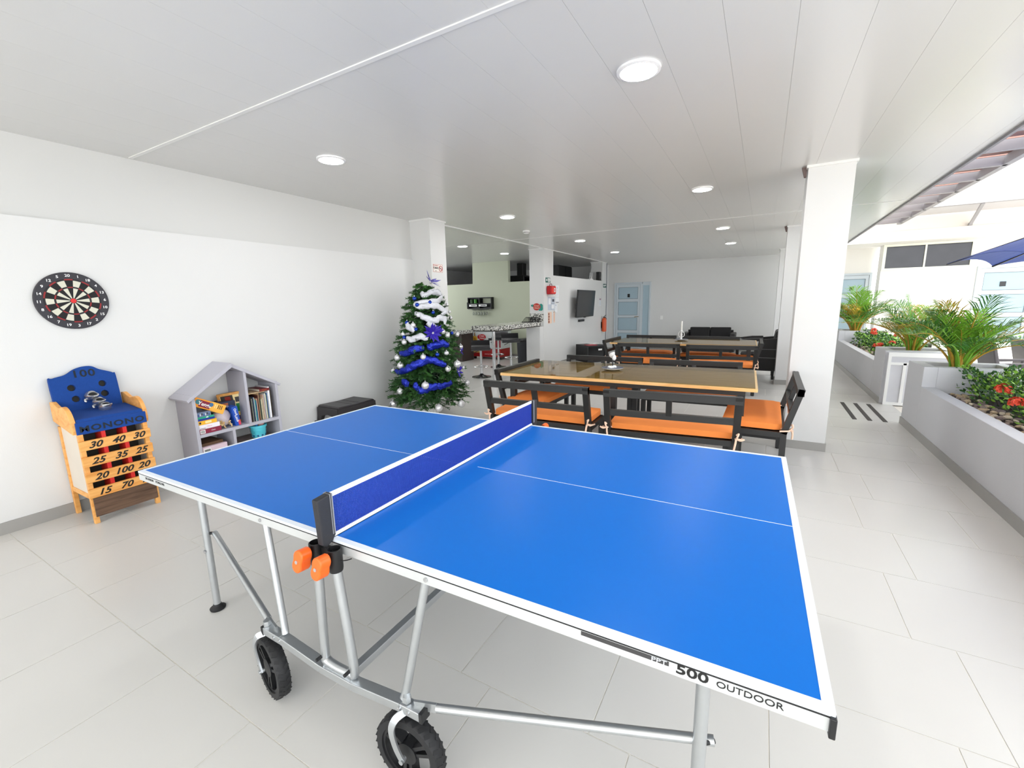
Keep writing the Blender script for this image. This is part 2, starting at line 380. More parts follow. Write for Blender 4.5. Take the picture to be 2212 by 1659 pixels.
# ---- glazed door in the back wall
def glazed_door(name, x0, x1, zt, y, rails, side=None, sign=True):
    d = struct(thing(name, None, None, (0, y, 0)))
    fw = 0.055
    MB().box(x0-fw, x0, -0.05, 0, 0, zt+fw).box(x1, x1+fw, -0.05, 0, 0, zt+fw).box(x0, x1, -0.05, 0, zt, zt+fw).build('frame', doorframe, d)
    leaf = MB(); st = 0.075
    leaf.box(x0+0.005, x0+st, -0.04, -0.005, 0.01, zt-0.005).box(x1-st, x1-0.005, -0.04, -0.005, 0.01, zt-0.005)
    zs = [zt-0.005]+[z for r_ in rails for z in r_]+[0.01]
    for i in range(0, len(zs), 2): leaf.box(x0+st, x1-st, -0.04, -0.005, zs[i+1], zs[i])
    lf = leaf.build('door_leaf', doorframe, d)
    for top, bot in rails:
        MB().box(x0+st, x1-st, -0.024, -0.016, bot, top).build('pane', frost, lf)
        gs = MB()
        for (a, b_, c_, e_) in ((x0+st, x1-st, bot, bot+0.008), (x0+st, x1-st, top-0.008, top), (x0+st, x0+st+0.008, bot, top), (x1-st-0.008, x1-st, bot, top)): gs.box(a, b_, -0.032, -0.022, c_, e_)
        gs.build('gasket', M('door_gasket', '59656e', 0.6), lf)
    if side:
        s0, s1 = side
        MB().box(s0, s1, -0.024, -0.016, 0.05, zt-0.05).build('side_pane', frost, d)
        MB().box(s0-0.03, s0, -0.045, 0, 0, zt).box(s1, s1+0.04, -0.05, 0, 0, zt+fw).box(s0, s1, -0.045, 0, zt-0.05, zt+fw).box(s0, s1, -0.045, 0, 0, 0.05).build('side_frame', doorframe, d)
    return d, lf
d1, lf = glazed_door('door_1', -3.075, -2.285, 2.08, 13.0, [(1.98, 1.605), (1.515, 1.085), (1.0, 0.59), (0.50, 0.10)], side=(-2.20, -2.0))
MB().box(-2.70, -2.625, -0.034, -0.026, 1.66, 1.77).build('number_plate', blackg, lf)
hd = MB(); hd.cyl((-2.325, -0.04, 1.035), (-2.325, -0.075, 1.035), 0.012).tube([(-2.325, -0.07, 1.035), (-2.38, -0.072, 1.04), (-2.45, -0.07, 1.025)], 0.011)
hd.build('handle', M('brass_handle', 'a9987a', 0.3, metal=0.8), lf, smooth=True)
sw = thing('light_switch', 'small white light switch on back wall right of glazed door', 'light switch', (-1.60, 13.0, 1.0))
MB().box(-0.04, 0.04, -0.012, 0, -0.06, 0.06).build('plate', whitep, sw, bevel=0.003); MB().box(-0.015, 0.015, -0.018, -0.01, -0.03, 0.03).build('rocker', whitep, sw)

# ---- courtyard: planters, facade across, eaves
def planter(name, label, y0, y1, blocks, soilz, low=0.55, stones=0, ystone=None):
    t = thing(name, label, 'planter', (2.76, 0, 0))
    X1 = 0.80
    runs = []; c_ = y0
    for (a, b) in blocks:
        if a-c_ > 0.02: runs.append((c_, a))
        c_ = b
    if y1-c_ > 0.02: runs.append((c_, y1))
    for (a, b) in runs:
        MB().box(0, 0.115, a, b, 0, low).build('front_wall', plantwall, t, bevel=0.004)
        MB().box(X1-0.1, X1, a, b, 0, low).build('rear_wall', plantwall, t)
        MB().box(0.115, X1-0.1, a, b, 0.3, soilz).build('soil', soil, t)
    for (a, b) in blocks:
        f = 0.115
        MB().box(0, f, a, b, 0, 0.766).box(X1-0.1, X1, a, b, 0, 0.766).box(f, X1-0.1, a, a+f, 0, 0.766).box(f, X1-0.1, b-f, b, 0, 0.766).build('raised_box', plantwall, t, bevel=0.004)
        MB().box(f, X1-0.1, a+f, b-f, 0.5, 0.70).build('box_soil', soil, t)
    MB().box(-0.012, 0, y0, y1, 0, 0.085).build('skirting', skirt, t)
    return t
pn = planter('planter', 'near grey rendered planter with hedge, red flowers and pebbles', -3.0, 5.18, [(4.60, 5.18)], 0.49)
pf = planter('planter', 'far grey rendered planter with white panelled end beside corridor', 6.36, 11.65, [(6.36, 7.0), (10.85, 11.65)], 0.47)
# white panelled end cabinet of the far planter
pe = MB().box(0.03, 0.80, 6.30, 6.36, 0.02, 0.74).build('end_panel', M('panel_grey', 'cfcfd4', 0.5), pf)
fr = MB().box(0.03, 0.80, 6.285, 6.30, 0.69, 0.75).box(0.03, 0.80, 6.285, 6.30, 0.0, 0.04).box(0.03, 0.065, 6.285, 6.30, 0.04, 0.69).box(0.20, 0.235, 6.285, 6.30, 0.04, 0.60).box(0.47, 0.505, 6.285, 6.30, 0.04, 0.60).box(0.765, 0.80, 6.285, 6.30, 0.04, 0.69).box(0.065, 0.765, 6.285, 6.30, 0.575, 0.61)
fr.build('panel_frame', whitep, pf)
stone_meshes = []
for i in range(4):
    mb = MB().ball((0, 0, 0), 1.0, 9, 6, (1, 0.75+0.1*i, 0.55))
    mb.v = [(x*(1+0.12*math.sin(5*y+i)), y*(1+0.1*math.cos(4*x+i)), z) for x, y, z in mb.v]
    me = mb.mesh('pebble', M('pebble_%d' % i, ['b9a384', '8f7f72', 'd2c4ac', '7d6c68'][i], 0.55, var=0.25, vscale=3)); me.shade_smooth(); stone_meshes.append(me)
def scatter(parent, n, xr, yr, z, smin, smax, avoid=None):
    c = 0
    for i in range(n*3):
        if c >= n: break
        x, y = random.uniform(*xr), random.uniform(*yr)
        if avoid and avoid(x, y): continue
        o = bpy.data.objects.new('pebble', random.choice(stone_meshes)); COL.objects.link(o); o.parent = parent
        s = random.uniform(smin, smax); o.scale = (s, s, s); o.location = (x, y, z+s*0.25); o.rotation_euler = (random.uniform(-.4, .4), random.uniform(-.4, .4), random.uniform(0, 6.3)); c += 1
scatter(pn, 190, (0.13, 0.36), (2.1, 4.58), 0.49, 0.016, 0.036)
scatter(pn, 16, (0.14, 0.5), (4.72, 5.06), 0.70, 0.03, 0.055)
scatter(pf, 90, (0.13, 0.40), (7.02, 10.8), 0.47, 0.02, 0.04)
scatter(pf, 14, (0.14, 0.6), (6.5, 6.9), 0.70, 0.02, 0.035)
# facade
facade = M('facade_white', 'f2efe9', 0.7, var=0.02, vscale=2)
cream = M('facade_cream', 'efe7dc', 0.7, var=0.02, vscale=2)
sbox('wall_facade', facade, 3.74, 13.0, 13.0, 13.4, 0, 3.0)
sbox('wall_facade_recess', facade, 1.5, 3.74, 13.6, 13.8, 0, 3.0)
sbox('wall_facade_beam', facade, 1.5, 13.0, 12.2, 14.0, 2.79, 3.02)
sbox('wall_facade_upper', cream, 1.5, 13.0, 12.25, 12.6, 3.02, 4.3)
wn2 = struct(thing('window_2', None, None, (0, 13.0, 0)))
MB().box(3.74, 5.42, -0.05, 0.0, 2.74, 2.79).box(3.74, 5.42, -0.05, 0, 2.165, 2.215).box(3.74, 3.80, -0.05, 0, 2.215, 2.74).box(5.36, 5.42, -0.05, 0, 2.215, 2.74).box(4.53, 4.565, -0.05, 0, 2.215, 2.74).build('window_frame', M('window_frame_cream', 'e9ead9', 0.4), wn2)
darkpane = M('dark_pane', '2c2a30', 0.08, var=0.4, vscale=3)
MB().box(3.80, 4.53, -0.02, -0.01, 2.215, 2.74).build('pane', darkpane, wn2); MB().box(4.565, 5.36, -0.02, -0.01, 2.215, 2.74).build('pane', darkpane, wn2)
d2, lf2 = glazed_door('door_2', 5.57, 6.47, 2.12, 13.0, [(2.02, 1.615), (1.52, 1.10), (1.0, 0.60), (0.5, 0.1)])
MB().box(5.93, 6.03, -0.036, -0.026, 1.70, 1.81).build('number_plate', blackg, lf2)
d3, lf3 = glazed_door('door_3', 2.86, 3.62, 2.10, 13.6, [(2.0, 1.62), (1.5, 1.08), (0.98, 0.58), (0.48, 0.1)])
MB().box(3.22, 3.31, -0.036, -0.026, 1.70, 1.80).build('number_plate', blackg, lf3)
# gutter and strut of the facade roof
gut = thing('gutter', 'grey metal gutter along the roof edge across the courtyard', 'gutter', (0, 10.5, 0))
MB().box(2.9, 13.0, -0.06, 0.06, 3.24, 3.34).build('channel', fasc, gut)
MB().box(2.9, 13.0, 0.06, 1.74, 3.335, 3.36).build('roof_sheet', M('roof_sheet_pale', 'c9c6c8', 0.6), gut)
MB().bar((4.72, 0.02, 3.25), (5.05, 1.68, 3.06), 0.05, 0.05).box(5.02, 5.08, 1.66, 1.72, 3.03, 3.08).build('strut', fasc, gut)
# eave of our own building: rafters, edge beam and brown roofing
ev = thing('eave', 'grey metal eave frame with brown roofing sheets above the planter', 'roof', (0, 0, 0))
brown = M('brown_roofing', '9c7468', 0.6, var=0.1, vscale=4)
y = -3.0; i = 0
while y < 10.3:
    MB().box(2.77, 3.50, y, y+0.06, 2.96, 3.06).build('rafter', fasc, ev)
    MB().box(2.77, 3.50, y+0.03, y+0.70, 3.07, 3.085).build('roofing_sheet', brown, ev)
    y += 0.73; i += 1
MB().box(3.46, 3.53, -3.0, 10.44, 2.96, 3.06).build('edge_beam', fasc, ev)
# ================================================================== TABLE TENNIS TABLE
TA = 0.016
tt = thing('table_tennis_table', 'large blue outdoor table tennis table with white lines and wheels', 'table', (0, 0, 0), TA)
LX, LY = 1.37, 0.7625
for s in (-1, 1):
    x0, x1 = (-LX, -0.0015) if s < 0 else (0.0015, LX)
    ps = MB().box(x0, x1, -LY, LY, 0.750, 0.760).build('playing_surface', blue, tt)
    xe0, xe1 = (-LX, -LX+0.02) if s < 0 else (LX-0.02, LX)
    z0, z1 = 0.7595, 0.7604
    MB().box(x0, x1, -LY-0.0008, -LY+0.02, z0, z1).box(x0, x1, -LY-0.0008, -LY+0.001, 0.7506, z0).build('side_line', linew, ps)
    MB().box(x0, x1, LY-0.02, LY+0.0008, z0, z1).box(x0, x1, LY-0.001, LY+0.0008, 0.7506, z0).build('side_line', linew, ps)
    MB().box(xe0-(0.0008 if s < 0 else 0), xe1+(0.0008 if s > 0 else 0), -LY+0.02, LY-0.02, z0, z1).box(-LX-0.0008 if s < 0 else LX-0.001, -LX+0.001 if s < 0 else LX+0.0008, -LY, LY, 0.7506, z0).build('end_line', linew, ps)
    cx0, cx1 = (-LX+0.02, -0.03) if s < 0 else (0.085, LX-0.02)
    MB().box(cx0, cx1, -0.0015, 0.0015, z0, z1).build('centre_line', linew, ps)
    e = 0.001
    MB().box(x0, x1, -LY-e, -LY+0.03, 0.7465, 0.7505).box(x0, x1, LY-0.03, LY+e, 0.7465, 0.7505).box(xe0-e, xe1+e, -LY, LY, 0.7465, 0.7505).build('edge_trim', blackp, tt)
    MB().box(x0, x1, -LY, -LY+0.025, 0.716, 0.7465).build('apron_rail', alu, tt)
    MB().box(x0, x1, LY-0.025, LY, 0.716, 0.7465).build('apron_rail', alu, tt)
    MB().box(xe0, xe1, -LY+0.025, LY-0.025, 0.716, 0.7465).build('end_rail', alu, tt)
    MB().box(x0+0.02, x1-0.02, -LY+0.03, LY-0.03, 0.740, 0.7495).build('underside', M('table_underside', '8f959c', 0.6), tt)
for sy in (-1, 1):
    MB().box(LX-0.008, LX+0.003, sy*LY-0.008, sy*LY+0.008, 0.708, 0.752).build('corner_cap', blackp, tt, bevel=0.002)
yf = -LY-0.0006
dg = M('print_grey', '3b3a3b', 0.5, var=0.03); db = M('print_black', '0c0c0d', 0.4, var=0.03)
MB().box(0.875, 1.076, yf, yf+0.001, 0.7335, 0.7445).build('printed_bar', dg, tt)
text('PPT', 0.0155, linew, tt, (1.055, yf-0.0006, 0.7385), '-y', sx=1.35, bold=0.0, space=1.0)
text('500', 0.031, db, tt, (1.123, yf, 0.7345), '-y', sx=1.42, bold=0.02)
text('OUTDOOR', 0.021, db, tt, (1.230, yf, 0.7325), '-y', sx=1.12)
text('DECATHLON', 0.015, db, tt, (-1.265, yf, 0.735), '-y', sx=0.85)
text('PONGORI', 0.016, db, tt, (-1.165, yf, 0.735), '-y', sx=1.1)
for sx in (-1, 1):
    for sy in (-1, 1):
        x, y = sx*1.14, sy*0.62
        lg = MB().cyl((x, y, 0.015), (x, y, 0.74), 0.0165).build('leg', galv, tt, smooth=True)
        MB().lathe([(0.034, 0.0), (0.036, 0.008), (0.02, 0.02), (0.018, 0.03)], 20, (x, y, 0)).build('foot', rubber, lg, smooth=True)
        MB().cyl((x, y+sy*0.0165, 0.33), (x, y+sy*0.022, 0.33), 0.009).build('rivet', silver, lg)
        # diagonal brace from the leg to the wheel frame, flattened at the frame end
        br = MB(); a = Vector((1.172 if sx > 0 else -1.112, sy*0.595, 0.418)); b = Vector((sx*0.42, sy*0.77, 0.308)); c = Vector((sx*0.345, sy*0.785, 0.298))
        br.tube([a, b], 0.013).bar(b, c, 0.008, 0.03)
        bo = br.build('leg_brace', galv, tt, smooth=True)
        MB().cyl((a.x, a.y, 0.418), (sx*1.14, sy*0.62, 0.418), 0.007).build('brace_bolt', rubber, bo)
def wheel_obj(x, y, rz, far):
    t = MB(); R = 0.124; wd = 0.023
    t.lathe([(R-0.026, -wd), (R-0.006, -wd), (R, -wd+0.008), (R, wd-0.008), (R-0.006, wd), (R-0.026, wd), (R-0.026, -wd)], 40, axis='y')
    wh = t.build('wheel', rubber, tt, smooth=True); wh.location = (x, y, R); wh.rotation_euler = (0, 0, rz)
    tr = MB()
    for i in range(30):
        a = 2*PI*i/30
        for s in (-1, 1):
            p = Vector((math.cos(a)*R, s*0.006, math.sin(a)*R)); q = Vector((math.cos(a+0.08)*(R-0.002), s*wd*0.9, math.sin(a+0.08)*(R-0.002)))
            tr.bar(p, q, 0.012, 0.003, (math.cos(a), 0, math.sin(a)))
    tr.build('tread', rubber, wh)
    sp = MB()
    sp.lathe([(R-0.036, -0.018), (R-0.024, -0.018), (R-0.024, 0.018), (R-0.036, 0.018), (R-0.036, -0.018)], 32, axis='y')
    for i in range(3):
        a = 2*PI*i/3+0.5
        for o_ in (-0.16, 0.16):
            sp.bar((math.cos(a+o_*2)*0.03, 0, math.sin(a+o_*2)*0.03), (math.cos(a+o_)*(R-0.03), 0, math.sin(a+o_)*(R-0.03)), 0.012, 0.034, (0, 1, 0))
        sp.bar((math.cos(a)*0.03, 0, math.sin(a)*0.03), (math.cos(a)*(R-0.03), 0, math.sin(a)*(R-0.03)), 0.034, 0.006, (0, 1, 0))
    sp.lathe([(0.036, -0.02), (0.036, 0.02)], 20, axis='y').build('spokes', blackp, wh, smooth=True)
    fk = MB()
    for s in (-1, 1):
        path = smoothline([(0.0, s*0.012, 0.152), (-0.02, s*0.034, 0.138), (-0.032, s*0.044, 0.10), (-0.022, s*0.042, 0.04), (0, s*0.04, -0.005)], 5)
        for i in range(len(path)-1): fk.bar(path[i], path[i+1]+(path[i+1]-path[i])*0.15, 0.022, 0.006, (0, s, 0))
        fk.cyl((0, s*0.03, 0), (0, s*0.05, 0), 0.008)
    fk.cyl((0, 0, 0.14), (0, 0, 0.188), 0.009).lathe([(0.014, 0.179), (0.015, 0.183), (0.013, 0.199)], 6)
    fk.build('fork', galv, wh, smooth=True)
for sy in (-1, 1):
    Y = sy*0.79
    bm_ = MB(); pts = [(-0.412, Y, 0.288), (-0.30, Y, 0.284), (-0.08, Y, 0.258), (0.08, Y, 0.258), (0.30, Y, 0.284), (0.382, Y, 0.286)]
    for i in range(5): bm_.bar(pts[i], pts[i+1], 0.036, 0.03)
    be = bm_.build('base_beam', galv, tt, bevel=0.002)
    for s in (-1, 1):
        MB().box((0.385 if s > 0 else -0.405)-0.006, (0.385 if s > 0 else -0.405)+0.006, Y-0.019, Y+0.019, 0.270, 0.304).build('beam_cap', rubber, be)
        for k in (0.30, 0.335): MB().cyl((s*k, Y-0.018, 0.285), (s*k, Y-0.022, 0.285), 0.006).build('rivet', silver, be)
        po = MB().tube(smoothline([(s*0.395, sy*0.745, 0.73), (s*0.38, sy*0.752, 0.68), (s*0.312, sy*0.775, 0.355), (s*0.297, sy*0.782, 0.298)], 5), 0.0135).build('support_post', galv, tt, smooth=True)
        MB().cyl((s*0.40, sy*(LY+0.001), 0.7315), (s*0.40, sy*(LY+0.004), 0.7315), 0.007).build('rivet', silver, po)
    ut = MB().tube(smoothline([(-0.045, sy*0.79, 0.70), (-0.066, sy*0.785, 0.322), (-0.060, sy*0.785, 0.288), (-0.03, sy*0.785, 0.280), (0.03, sy*0.785, 0.280), (0.062, sy*0.785, 0.288), (0.078, sy*0.785, 0.322), (0.045, sy*0.79, 0.70)], 6), 0.0155, 12).build('u_tube', galv, tt, smooth=True)
    for s in (-1, 1): MB().cyl((s*0.07, Y-0.03, 0.307), (s*0.07, Y+0.0, 0.307), 0.006).build('plastic_pin', rubber, ut)
MB().bar((0.03, -0.78, 0.25), (0.03, 0.78, 0.25), 0.03, 0.03).build('cross_bar', galv, tt, bevel=0.002)
wheel_obj(-0.398, -0.79, -0.22, False); wheel_obj(0.318, -0.79, 0.06, False)
wheel_obj(-0.372, 0.79, 0.1, True); wheel_obj(0.345, 0.79, -0.1, True)

# ---- the net with its posts, clamps and knobs
nt_ = thing('table_tennis_net', 'dark blue table tennis net with white tapes and black end sleeves', 'net', (0, 0, 0), TA)
NB, NT = 0.772, 0.905
def zsag(y): return 0.0
mb = MB(); yy = -0.755
while yy <= 0.755:
    mb.bar((0, yy, NB), (0, yy, NT), 0.0021, 0.0021, (1, 0, 0)); yy += 0.0058
zz = NB
while zz <= NT:
    mb.bar((0, -0.755, zz), (0, 0.755, zz), 0.0021, 0.0021); zz += 0.0058
mb.build('net_mesh', netb, nt_)
MB().box(-0.0025, 0.0025, -0.755, 0.765, NT-0.002, NT+0.014).build('top_tape', tape, nt_)
MB().box(-0.0025, 0.0025, -0.755, 0.765, NB-0.010, NB+0.003).build('bottom_tape', tape, nt_)
MB().box(-0.0028, 0.0028, -0.755, 0.765, NB-0.013, NB-0.0095).build('lower_cord', blackp, nt_)
for s in (-1, 1):
    sl_ = MB().prism([(s*0.752, 0.775), (s*0.752, 0.921), (s*0.812, 0.915), (s*0.806, 0.757), (s*0.79, 0.745), (s*0.766, 0.757)], 'x', -0.014, 0.014).build('end_sleeve', M('net_sleeve', '25262b', 0.7, var=0.1, vscale=30, bump=0.2, bscale=40), nt_, bevel=0.005)
    MB().box(-0.016, 0.016, s*0.757-0.002, s*0.757+0.002, 0.78, 0.92).box(-0.016, 0.016, s*0.764-0.001, s*0.764+0.001, 0.78, 0.92).build('stitching', M('stitch_grey', '8b8c90', 0.7), sl_)
    for k in (-1, 1):
        x = k*0.045
        cl = MB(); cl.lathe([(0.0215, 0.672), (0.0235, 0.682), (0.0235, 0.748), (0.0200, 0.750), (0.0200, 0.70), (0.0215, 0.672)], 18, (x, s*0.79, 0))
        cl.box(x-0.018, x+0.018, s*0.79-0.012, s*0.79+0.012, 0.70, 0.73)
        c_ = cl.build('clamp', blackp, nt_, smooth=True)
        ko = MB()
        poly = []
        for i in range(24):
            a = 2*PI*i/24; r_ = 0.030+0.011*math.cos(2*a)
            poly.append((r_*math.cos(a)*0.95, r_*math.sin(a)*1.0))
        ko.prism([(q[1], q[0]*1.0) for q in poly], 'y', -0.02, 0.02)
        kk = ko.build('knob', orangep, nt_, smooth=True, bevel=0.004)
        kk.location = (x+0.002, s*0.846, 0.716); kk.rotation_euler = (0.12*s, 0.2, 0.0)
        MB().cyl((0, -s*0.0, 0), (0, s*0.023, 0), 0.006).build('knob_screw', silver, kk)
        MB().cyl((x-0.006, s*0.805, 0.72), (x-0.01, s*0.835, 0.717), 0.009).build('knob_shaft', blackp, nt_)
    MB().box(-0.05, 0.05, s*0.777-0.012, s*0.777+0.012, 0.69, 0.735).build('bracket', blackp, nt_, bevel=0.003)
    MB().tube(smoothline([(0.062, s*0.79, 0.71), (0.085, s*0.78, 0.713), (0.105, s*0.775, 0.722)], 4), 0.002, 6).build('cord_end', blackp, nt_)

# ================================================================== LEFT WALL
# ---- toss game
gm = thing('toss_game', 'wooden coin toss game shaped like a throne with blue felt and score boards', 'toss game', (-3.093, -0.372, 0))
for sx in (-1, 1):
    for sy in (-1, 1):
        MB().box(sx*0.175-0.016, sx*0.175+0.016, sy*0.187-0.014, sy*0.187+0.014, 0, 0.69).build('leg', gamewood, gm, bevel=0.002)
for sy in (-1, 1):
    MB().box(-0.16, 0.16, sy*0.187-0.004, sy*0.187+0.004, 0.22, 0.69).build('side_panel', ply, gm)
    MB().box(-0.16, 0.16, sy*0.187-0.010, sy*0.187+0.010, 0.185, 0.22).build('side_rail', gamewood, gm)
    arm = smoothline([(-0.178, 0.878), (-0.13, 0.882), (-0.07, 0.862), (-0.02, 0.850), (0.04, 0.862), (0.09, 0.858), (0.14, 0.825), (0.172, 0.765), (0.178, 0.70)], 5)
    poly = [(p.x, p.y) for p in [Vector((v[0], v[1], 0)) for v in arm]]+[(0.17, 0.672), (-0.178, 0.735)]
    MB().prism(poly, 'y', sy*0.207-0.013, sy*0.207+0.013).build('arm', gamewood, gm, bevel=0.003)
# seat
MB().prism([(-0.12, 0.74), (0.176, 0.70), (0.176, 0.755), (0.165, 0.776), (-0.12, 0.80)], 'y', -0.192, 0.192).build('seat', felt, gm, bevel=0.006)
fp = MB().box(0.176, 0.192, -0.203, 0.203, 0.668, 0.757).build('seat_front', felt, gm, bevel=0.005)
text('MONONO', 0.058, navytxt, fp, (0.1928, 0.0, 0.705), '+x', bold=0.03, sx=1.25, space=1.15)
# backrest with four holes
ol = smoothline([(-0.205, 0.76), (-0.205, 1.03), (-0.185, 1.05), (-0.11, 1.068), (-0.06, 1.10), (-0.01, 1.116), (0.045, 1.113), (0.085, 1.085), (0.14, 1.06), (0.165, 1.045), (0.178, 1.02), (0.175, 0.76)], 4)
holes = [circ(-0.095, 0.965, 0.024), circ(-0.085, 0.88, 0.024), circ(0.085, 0.972, 0.024), (circ(0.085, 0.893, 0.024))]
lean = Matrix.Rotation(-0.17, 4, 'Y')
bk_m = Matrix.Translation((-0.128, 0, 0.76)) @ lean @ Matrix.Translation((0, 0, -0.76)) @ ORI['+x'].to_4x4()
bk_ = plate([[(p[0], p[1]) for p in [(v.x, v.y) for v in [Vector((q[0], q[1], 0)) for q in ol]]]]+holes, 0.03, felt, 'backrest', gm, bk_m)
plate([[(-0.14, 0.80), (-0.14, 1.02), (0.13, 1.02), (0.13, 0.80)]], 0.004, darkin, 'hole_shade_sheet', gm, Matrix.Translation((-0.018, 0, 0)) @ bk_m)  # dark sheet behind the holes, its colour stands in for their shaded inside
tx = text('100', 0.075, navytxt, bk_, (-0.01, 1.062, 0.0158), '+z', bold=0.02, sx=1.15, space=1.1)
# three silver frog targets, one above the other
for i, (lx, ly, lz, rr, sc) in enumerate([(-0.105, -0.012, 0.885, 0.95, 1.0), (-0.062, 0.012, 0.835, 0.8, 0.95), (-0.005, 0.028, 0.79, 0.55, 1.0)]):
    fg = MB().lathe([(0.002, -0.01), (0.026, -0.008), (0.033, 0.012), (0.030, 0.035), (0.020, 0.05), (0.002, 0.055)], 18, sx=0.9)
    fg.tube([(0.012+0.020*math.cos(a), 0.026*math.sin(a), 0.050+0.012*math.cos(a)) for a in [2*PI*k/20 for k in range(20)]], 0.0055, 8, closed=True)
    fg.ball((0.02, 0.030, -0.004), 0.012, sc=(1.3, 0.7, 0.6)).ball((0.02, -0.030, -0.004), 0.012, sc=(1.3, 0.7, 0.6))
    f_ = fg.build('frog_target', silver, gm, smooth=True); f_.location = (lx, ly, lz); f_.rotation_euler = (0, rr, 0); f_.scale = (sc*1.15, sc*1.15, sc*1.15)
    MB().ball((0.013, 0, 0.051), 0.018, sc=(1.0, 1.25, 0.5)).build('mouth', M('frog_mouth', '0b0b0b', 0.5), f_, smooth=True)
# score boards
for (z0, z1, nums) in ((0.552, 0.622, ('30', '40', '30')), (0.432, 0.504, ('25', '35', '25')), (0.313, 0.385, ('20', '100', '20')), (0.198, 0.266, ('15', '70', '15'))):
    b_ = MB().box(0.186, 0.206, -0.208, 0.208, z0, z1).build('score_board', gamewood, gm, bevel=0.003)
    for j, s in enumerate(nums):
        text(s, 0.062, blackt, b_, (0.2068, (-0.125, 0.005, 0.128)[j], (z0+z1)/2-0.002), '+x', shear=0.35, bold=0.028, sx=1.18)
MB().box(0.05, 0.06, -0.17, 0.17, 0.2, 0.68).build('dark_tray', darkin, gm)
for yy in (-0.062, 0.062): MB().box(0.062, 0.183, yy-0.012, yy+0.012, 0.2, 0.68).build('red_divider', reds, gm)
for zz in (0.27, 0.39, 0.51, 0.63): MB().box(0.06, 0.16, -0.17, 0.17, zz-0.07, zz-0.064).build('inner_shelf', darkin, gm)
MB().prism([(0.178, 0.05), (0.196, 0.05), (0.196, 0.13), (0.205, 0.196), (0.186, 0.196), (0.176, 0.13)], 'y', -0.19, 0.19).build('lower_panel', darkwood, gm, bevel=0.003)

# ---- dartboard
dt = thing('dartboard', 'round black and white dartboard with numbers hung on the white wall', 'dartboard', (-3.30, -0.352, 1.605))
MB().lathe([(0.2, 0.0), (0.2075, 0.004), (0.2075, 0.022), (0.203, 0.026), (0.001, 0.026)], 64, axis='x').build('board', M('dart_board_dark', '2e2c33', 0.6, var=0.08, vscale=30), dt, smooth=True)
MB().lathe([(0.16, 0.025), (0.16, 0.0275), (0.001, 0.0275)], 48, axis='x').build('playing_face', M('dart_face', '16151a', 0.6), dt)
NUM = [20, 1, 18, 4, 13, 6, 10, 15, 2, 17, 3, 19, 7, 16, 8, 11, 14, 9, 12, 5]
segw = M('dart_white', 'd3d1c0', 0.7, var=0.05); segb = M('dart_black', '0a090b', 0.7); dred = M('dart_red', '8f1d20', 0.6)
def wedge(r0, r1, a0, a1, x0, x1):
    n = 4; po = [(r1*math.sin(a0+(a1-a0)*i/n), r1*math.cos(a0+(a1-a0)*i/n)) for i in range(n+1)]+[(r0*math.sin(a1-(a1-a0)*i/n), r0*math.cos(a1-(a1-a0)*i/n)) for i in range(n+1)]
    return MB().prism(po, 'x', x0, x1)
da = 2*PI/20; rot = -0.04
for i, nmb in enumerate(NUM):
    a0 = rot+(i-0.5)*da+0.006; a1 = rot+(i+0.5)*da-0.006; blk = i % 2 == 0
    wedge(0.104, 0.148, a0, a1, 0.027, 0.0292).build('segment', segb if blk else segw, dt)
    wedge(0.019, 0.092, a0+0.004, a1-0.004, 0.027, 0.0292).build('segment', segb if blk else segw, dt)
    if blk:
        wedge(0.150, 0.159, a0, a1, 0.027, 0.0295).build('double_bar', dred, dt)
        wedge(0.094, 0.102, a0, a1, 0.027, 0.0295).build('treble_bar', dred, dt)
    text(str(nmb), 0.026, whitep, dt, (0.0263, 0.183*math.sin(rot+i*da), 0.183*math.cos(rot+i*da)), '+x', bold=0.018, sx=1.15, name='number')
MB().lathe([(0.0165, 0.027), (0.0165, 0.030), (0.001, 0.031)], 20, axis='x').build('bull', M('dart_bull', 'd81f1c', 0.5), dt)

# ---- house-shaped bookcase
bg = M('bookcase_grey', 'b4b3bd', 0.5, var=0.03, vscale=4)
bc = thing('bookcase', 'pale grey bookcase shaped like a house with books and games', 'bookcase', (-3.295, 0.0, 0))
DX = 0.295
MB().box(0.0, DX, 0.195, 0.222, 0, 0.80).build('side_panel', bg, bc, bevel=0.002)
MB().box(0.0, DX, 0.945, 0.972, 0, 0.80).build('side_panel', bg, bc, bevel=0.002)
MB().box(0.0, DX, 0.222, 0.945, 0.412, 0.44).build('shelf', bg, bc)
MB().box(0.0, DX, 0.222, 0.945, 0.10, 0.128).build('shelf', bg, bc)
MB().box(0.0, DX, 0.492, 0.516, 0.128, 0.412).build('divider', bg, bc)
MB().box(0.0, DX, 0.650, 0.674, 0.44, 0.94).build('divider', bg, bc)
AP = 1.028
MB().prism([(0.145, 0.762), (0.158, 0.742), (0.545, AP-0.028), (0.545, AP+0.012)], 'x', -0.002, DX+0.03).build('roof_panel', bg, bc, bevel=0.002)
MB().prism([(0.545, AP+0.008), (0.545, AP-0.028), (0.995, 0.752), (1.005, 0.772)], 'x', -0.002, DX+0.005).build('roof_panel', bg, bc, bevel=0.002)
MB().box(0.0, DX, 0.222, 0.945, 0, 0.10).build('plinth', bg, bc)
BX = -3.295
def bookmat(h): return M('cover_'+h, h, 0.45, var=0.05, vscale=30)
paper = M('page_block', 'e9e2d0', 0.8, var=0.05, vscale=90)
